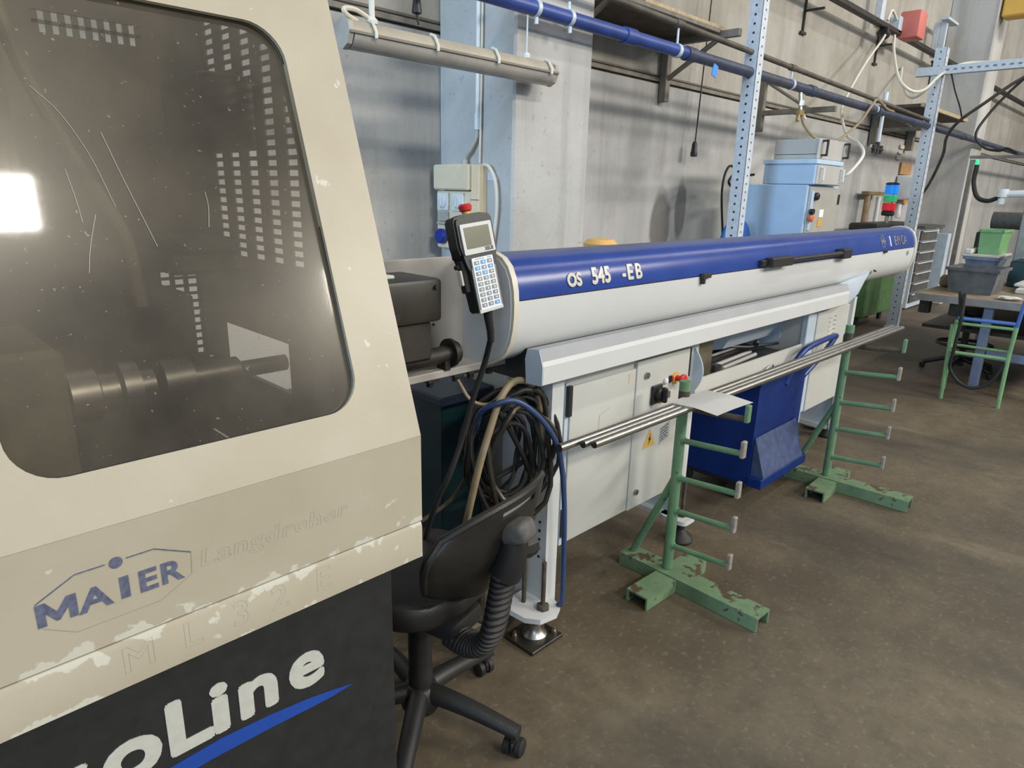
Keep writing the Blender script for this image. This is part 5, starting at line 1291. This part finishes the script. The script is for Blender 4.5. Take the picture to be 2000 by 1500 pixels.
for i in range(7):
    z = .10 + i * .15
    dwr = MB().box((11.03, 2.775, z), (11.84, 2.80, z + .135), bev=.004).build('drawer', SHELFM, dc)
    MB().box((11.05, 2.755, z + .112), (11.82, 2.777, z + .130), bev=.003).build('pull', ZINC, dwr)
MB().box((11.86, 2.63, .15), (12.03, 2.80, 1.08), bev=.005).build('side_stile', M('bright_blue_grey_paint', (.50, .60, .70), .4), dc)
MB().box((10.98, 2.74, 1.17), (12.04, 3.16, 1.20)).build('top', SHELFM, dc)
cy = thing('crane_arm', (12.6, 2.3, 4.0), 'yellow crane arm corner at the top right edge', 'crane')
MB().box((12.1, 1.7, 4.02), (12.4, 2.58, 4.9), bev=.02).build('yellow_beam', CRANE, cy)
MB().box((12.38, 1.75, 4.1), (12.42, 2.55, 4.8)).build('web', CRANE, cy)
tag(MB().box((12.24, 2.53, 2.05), (12.36, 2.56, 2.14), bev=.006).build('green_light', GREENLED), 'tiny green lit indicator on the far column', 'light')

# workbench with bins at the right edge
wbn = thing('workbench', (7.6, 1.0, 0), 'oily wooden-topped workbench at the right edge with bins on it', 'bench')
MB().box((6.66, .0, .725), (9.6, 1.64, .775), bev=.004).build('bench_top', WOODTOP, wbn)
MB().box((6.645, .0, .715), (6.662, 1.64, .775)).build('edge_angle', M('grey_angle_edge', (.24, .235, .23), .6, var=.2), wbn)
LEGB = M('blue_grey_leg_paint', (.17, .21, .32), .5, var=.15)
for x, y in ((6.78, 1.10), (6.8, .10), (9.3, 1.55), (9.3, .1)): MB().box((x - .03, y - .035, 0.0), (x + .03, y + .035, .72), bev=.004).build('leg', LEGB, wbn)
MB().box((6.77, .14, .27), (6.81, 1.06, .34), bev=.004).build('rung', LEGB, wbn)
MB().box((6.9, .2, .45), (9.2, 1.6, .48)).build('lower_shelf', DARKM, wbn)
for y in (1.30, 1.53): MB().box((6.72, y, .60), (6.80, y + .08, .72)).build('bracket', IRON, wbn)
def bin_(name, x0, y0, x1, y1, z0, z1, mat, label, cat='bin', t=.02, taper=.06):
    o = thing(name, ((x0 + x1) / 2, (y0 + y1) / 2, z0), label, cat)
    m = MB(); bm = m.bm
    def rg(d, z): return [bm.verts.new(p) for p in ((x0 + d, y0 + d, z), (x1 - d, y0 + d, z), (x1 - d, y1 - d, z), (x0 + d, y1 - d, z))]
    a, b, c, d = rg(taper, z0), rg(0, z1), rg(t, z1), rg(taper + t, z0 + t)
    for p, q in ((a, b), (b, c), (c, d)):
        for i in range(4): bm.faces.new((p[i], p[(i + 1) % 4], q[(i + 1) % 4], q[i]))
    bm.faces.new(a[::-1]); bm.faces.new(d); m.build('tub', mat, o)
    r_ = MB(); r_.box((x0 - .012, y0 - .012, z1 - .02), (x1 + .012, y0 + .004, z1 + .004)).box((x0 - .012, y1 - .004, z1 - .02), (x1 + .012, y1 + .012, z1 + .004)).box((x0 - .012, y0, z1 - .02), (x0 + .004, y1, z1 + .004)).box((x1 - .004, y0, z1 - .02), (x1 + .012, y1, z1 + .004))
    r_.build('rim', mat, o); return o
bin_('grey_crate', 6.95, 1.12, 7.45, 1.50, .776, .99, BINGREY, 'dirty grey plastic crate at the front of the workbench', taper=.03)
b2 = bin_('blue_box', 8.0, 1.33, 8.6, 1.60, .776, 1.02, BINBLUE, 'smoky blue plastic box with a pale lid behind the grey crate')
MB().box((7.98, 1.31, 1.025), (8.62, 1.62, 1.050), bev=.006).build('lid', M('grubby_white_lid', (.50, .48, .43), .6), b2)
MB().box((7.985, 1.40, .86), (8.03, 1.53, .92)).build('latch', BLUEFAN, b2)
bin_('green_bin', 8.1, 1.34, 8.55, 1.53, 1.051, 1.285, BINGREEN, 'green plastic bin standing on the blue box', taper=.012)
tag(MB().box((8.0, 1.545, 1.051), (8.3, 1.612, 1.10), bev=.01).build('white_packet', FOAM), 'small white packet on the blue box lid, left of the green bin', 'packet')
mc = thing('vise_machine', (9.2, 1.2, .776), 'black bench machine with a grey motor behind the green bin', 'machine')
MB().box((9.0, 1.55, .776), (9.4, 1.74, 1.25), bev=.03).build('casting', BLACKP, mc)
MB().cyl((9.05, 1.30, 1.36), (9.05, 1.62, 1.36), .09, seg=18).build('motor', GREYPL, mc)
MB().box((9.0, 1.0, .776), (9.3, 1.32, 1.36), bev=.02).build('column', BLACKP, mc)
tag(MB().box((7.9, .92, 1.02), (8.3, 1.06, 1.24), bev=.01).build('light_blue_case', PALEBLUE), 'light blue case at the right edge above the workbench, on the black block', 'case')
tag(MB().box((7.9, .93, .776), (8.35, 1.20, 1.02), bev=.01).build('black_block', TEAL), 'black block on the workbench under the light blue case', 'block')
for i, (x0, y0, x1, y1, z0, z1, lab) in enumerate(((7.35, .72, 8.0, 1.04, .776, .82, 'lower flat white slab on the workbench, right of the grey crate'), (7.5, .74, 7.95, 1.08, .821, .85, 'upper flat white slab on the workbench, right of the grey crate'))):
    tag(MB().box((x0, y0, z0), (x1, y1, z1), bev=.008).build('white_slab', M('grubby_white', (.56, .55, .51), .55)), lab, 'slab', 'white slabs on the workbench')
tag(MB().box((6.9, .70, .776), (7.02, .78, .84), bev=.01).build('white_small_box', WHITEPL), 'small white box at the right frame edge on the workbench', 'box')
rg_ = MB(); bm = rg_.bm
bmesh.ops.create_icosphere(bm, subdivisions=3, radius=1)
for v in bm.verts:
    n_ = .75 + .35 * math.sin(v.co.x * 5 + v.co.y * 3) * math.cos(v.co.z * 4 + v.co.y * 2)
    v.co = V((6.80 + v.co.x * .07 * n_, .98 + v.co.y * .10 * n_, .793 + v.co.z * .018 * n_))
tag(rg_.build('white_rag', FOAM, auto=60), 'crumpled white rag on the front edge of the workbench', 'rag')
tag(MB().lathe([(.04, 0), (.06, .02), (.06, .08), (.04, .11)], (7.35, 1.57, .776), seg=14).build('brown_pot', M('brown_pot', (.16, .11, .05), .6)), 'brown pot on the workbench left of the grey crate', 'pot')
# articulated lamp arm and clutter at the right edge
al = thing('bench_lamp', (8.6, 1.5, .776), 'white jointed bench lamp arm reaching in from the right edge', 'lamp')
MB().lathe([(.05, 0), (.055, .04), (.05, .08)], (8.6, 1.50, 1.60), seg=16).build('joint', WHITEPL, al)
MB().lathe([(.035, 0), (.035, .06)], (8.6, 1.50, 1.53), seg=16).build('swivel', WHITEPL, al)
MB().tube([(8.6, 1.5, 1.63), (8.62, .95, 1.66)], .035, 10).build('lower_arm', WHITEPL, al)
MB().box((8.7, .85, 1.70), (8.8, 1.28, 1.78), bev=.01).build('upper_arm', WHITEPL, al)
MB().box((8.62, 1.2, .776), (8.74, 1.30, 2.2), bev=.01).build('mast', M('grey_mast', (.28, .29, .30), .5, var=.2), al)
tag(MB().tube([(8.6, 1.52, 1.60), (8.6, 1.62, 1.56), (8.6, 1.72, 1.60), (8.62, 1.78, 1.75), (8.62, 1.78, 1.92)], .022, 8, smooth_path=5).build('black_loop_cable', RUBBER), 'thick black cable loop left of the white bench lamp arm', 'cable')
tag(MB().tube([(9.305, 1.55, 2.932), (9.28, 1.75, 2.70), (9.2, 1.9, 2.45), (9.1, 1.95, 2.25), (9.1, 1.85, 2.12), (9.05, 1.7, 2.08), (8.9, 1.6, 2.09), (8.83, 1.5, 2.04)], .014, 8, smooth_path=6).build('dark_hanging_cable', RUBBER), 'dark cable loop hanging from the horizontal rail at the right edge', 'cable')
tag(MB().tube([(9.32, 1.45, 2.932), (9.33, 1.72, 2.80), (9.4, 2.0, 2.60), (9.6, 2.25, 2.45), (9.9, 2.42, 2.3), (10.2, 2.5, 2.1), (10.6, 2.7, 1.75), (10.9, 2.9, 1.5), (11.1, 3.0, 1.21)], .018, 8, smooth_path=6).build('brown_hanging_cable', PIPEBRN), 'brown cable from the horizontal rail down to the far column', 'cable')
tag(MB().tube([(9.31, 2.35, 2.93), (9.4, 2.3, 2.75), (9.5, 2.25, 2.6), (9.6, 2.22, 2.45)], .008, 6, smooth_path=5).build('thin_grey_cable', RUBBER), 'thin dark cable dangling below the horizontal rail near the post', 'cable')
rl2 = thing('bench_rail', (8.9, 1.2, 2.0), 'grey tool rail above the workbench at the right edge', 'rail')
MB().box((8.8, .7, 1.99), (8.84, 1.9, 2.02)).build('rail', BRACKET, rl2)
MB().box((8.8, 1.0, 1.80), (8.9, 1.25, 1.96), bev=.01).build('black_unit', BLACKP, rl2)
for y in (.8, 1.85): MB().box((8.80, y, .776), (8.85, y + .04, 1.98)).build('upright', BRACKET, rl2)

# green tube frame chair without a seat, blue upper frame
gf = thing('tube_stool', (6.4, 1.01, 0), 'green tubular stool frame with a blue upper back at the right, before the workbench', 'stool')
def tb(pts, r, m_, n_): MB().tube(pts, r, 10).build(n_, m_, gf)
tb([(6.207, 1.205, 0), (6.20, 1.225, .61)], .015, STOOLGREEN, 'leg'); tb([(6.253, .824, 0), (6.252, .83, .40), (6.25, .82, .64)], .015, STOOLGREEN, 'leg')
tb([(6.56, 1.268, 0), (6.54, 1.268, .60)], .015, STOOLGREEN, 'leg'); tb([(6.60, .870, 0), (6.58, .870, .60)], .015, STOOLGREEN, 'leg')
tb([(6.25, .82, .64), (6.24, .80, .90)], .014, STOOLBLUE, 'back_upright'); tb([(6.22, 1.18, .64), (6.215, 1.22, .87)], .016, BLACKP, 'back_upright')
tb([(6.20, 1.20, .665), (6.25, .83, .665)], .014, STOOLBLUE, 'upper_rung')
tb([(6.20, 1.20, .625), (6.25, .83, .625)], .012, STOOLGREEN, 'rung'); tb([(6.205, 1.20, .39), (6.253, .83, .39)], .014, STOOLGREEN, 'rung'); tb([(6.56, 1.265, .39), (6.58, .87, .39)], .012, STOOLGREEN, 'rung')
tb([(6.20, 1.205, .42), (6.56, 1.265, .42)], .012, STOOLGREEN, 'rung'); tb([(6.25, .83, .42), (6.58, .87, .42)], .012, STOOLGREEN, 'rung')
tag(MB().tube([(6.19, 1.185, .86), (6.17, 1.17, .66), (6.18, 1.18, .40), (6.19, 1.18, .26), (6.20, 1.10, .16), (6.22, 1.0, .13), (6.24, .90, .20), (6.25, .84, .36)], .013, 10, smooth_path=6).build('black_cable_loop', RUBBER), 'black cable slung in a loop on the tubular stool frame', 'cable')
sb2 = thing('stool_base', (7.35, 1.33, 0), 'black swivel stool base with a foot ring under the workbench', 'stool')
MB().torus((7.35, 1.33, .27), (0, 0, 1), .22, .014, 32, 8).build('foot_ring', IRON, sb2)
MB().cyl((7.35, 1.33, .06), (7.35, 1.33, .55), .03, seg=14).build('column', BLACKP, sb2)
for k in range(5):
    a = .5 + 2 * PI * k / 5; c, s = math.cos(a), math.sin(a)
    MB().tube([(7.35, 1.33, .13), (7.35 + .15 * c, 1.33 + .15 * s, .11), (7.35 + .30 * c, 1.33 + .30 * s, .055)], .022, 8).lathe([(.02, 0), (.025, .01), (.025, .05)], (7.35 + .30 * c, 1.33 + .30 * s, 0.001), seg=12).build('base_arm', BLACKP, sb2)
for k in range(4):
    a = 2 * PI * k / 4; MB().cyl((7.35, 1.33, .27), (7.35 + .22 * math.cos(a), 1.33 + .22 * math.sin(a), .27), .008, seg=6).build('ring_spoke', IRON, sb2)
MB().lathe([(.15, 0), (.17, .02), (.16, .05)], (7.35, 1.33, .55), seg=24).build('seat', BLACKP, sb2)
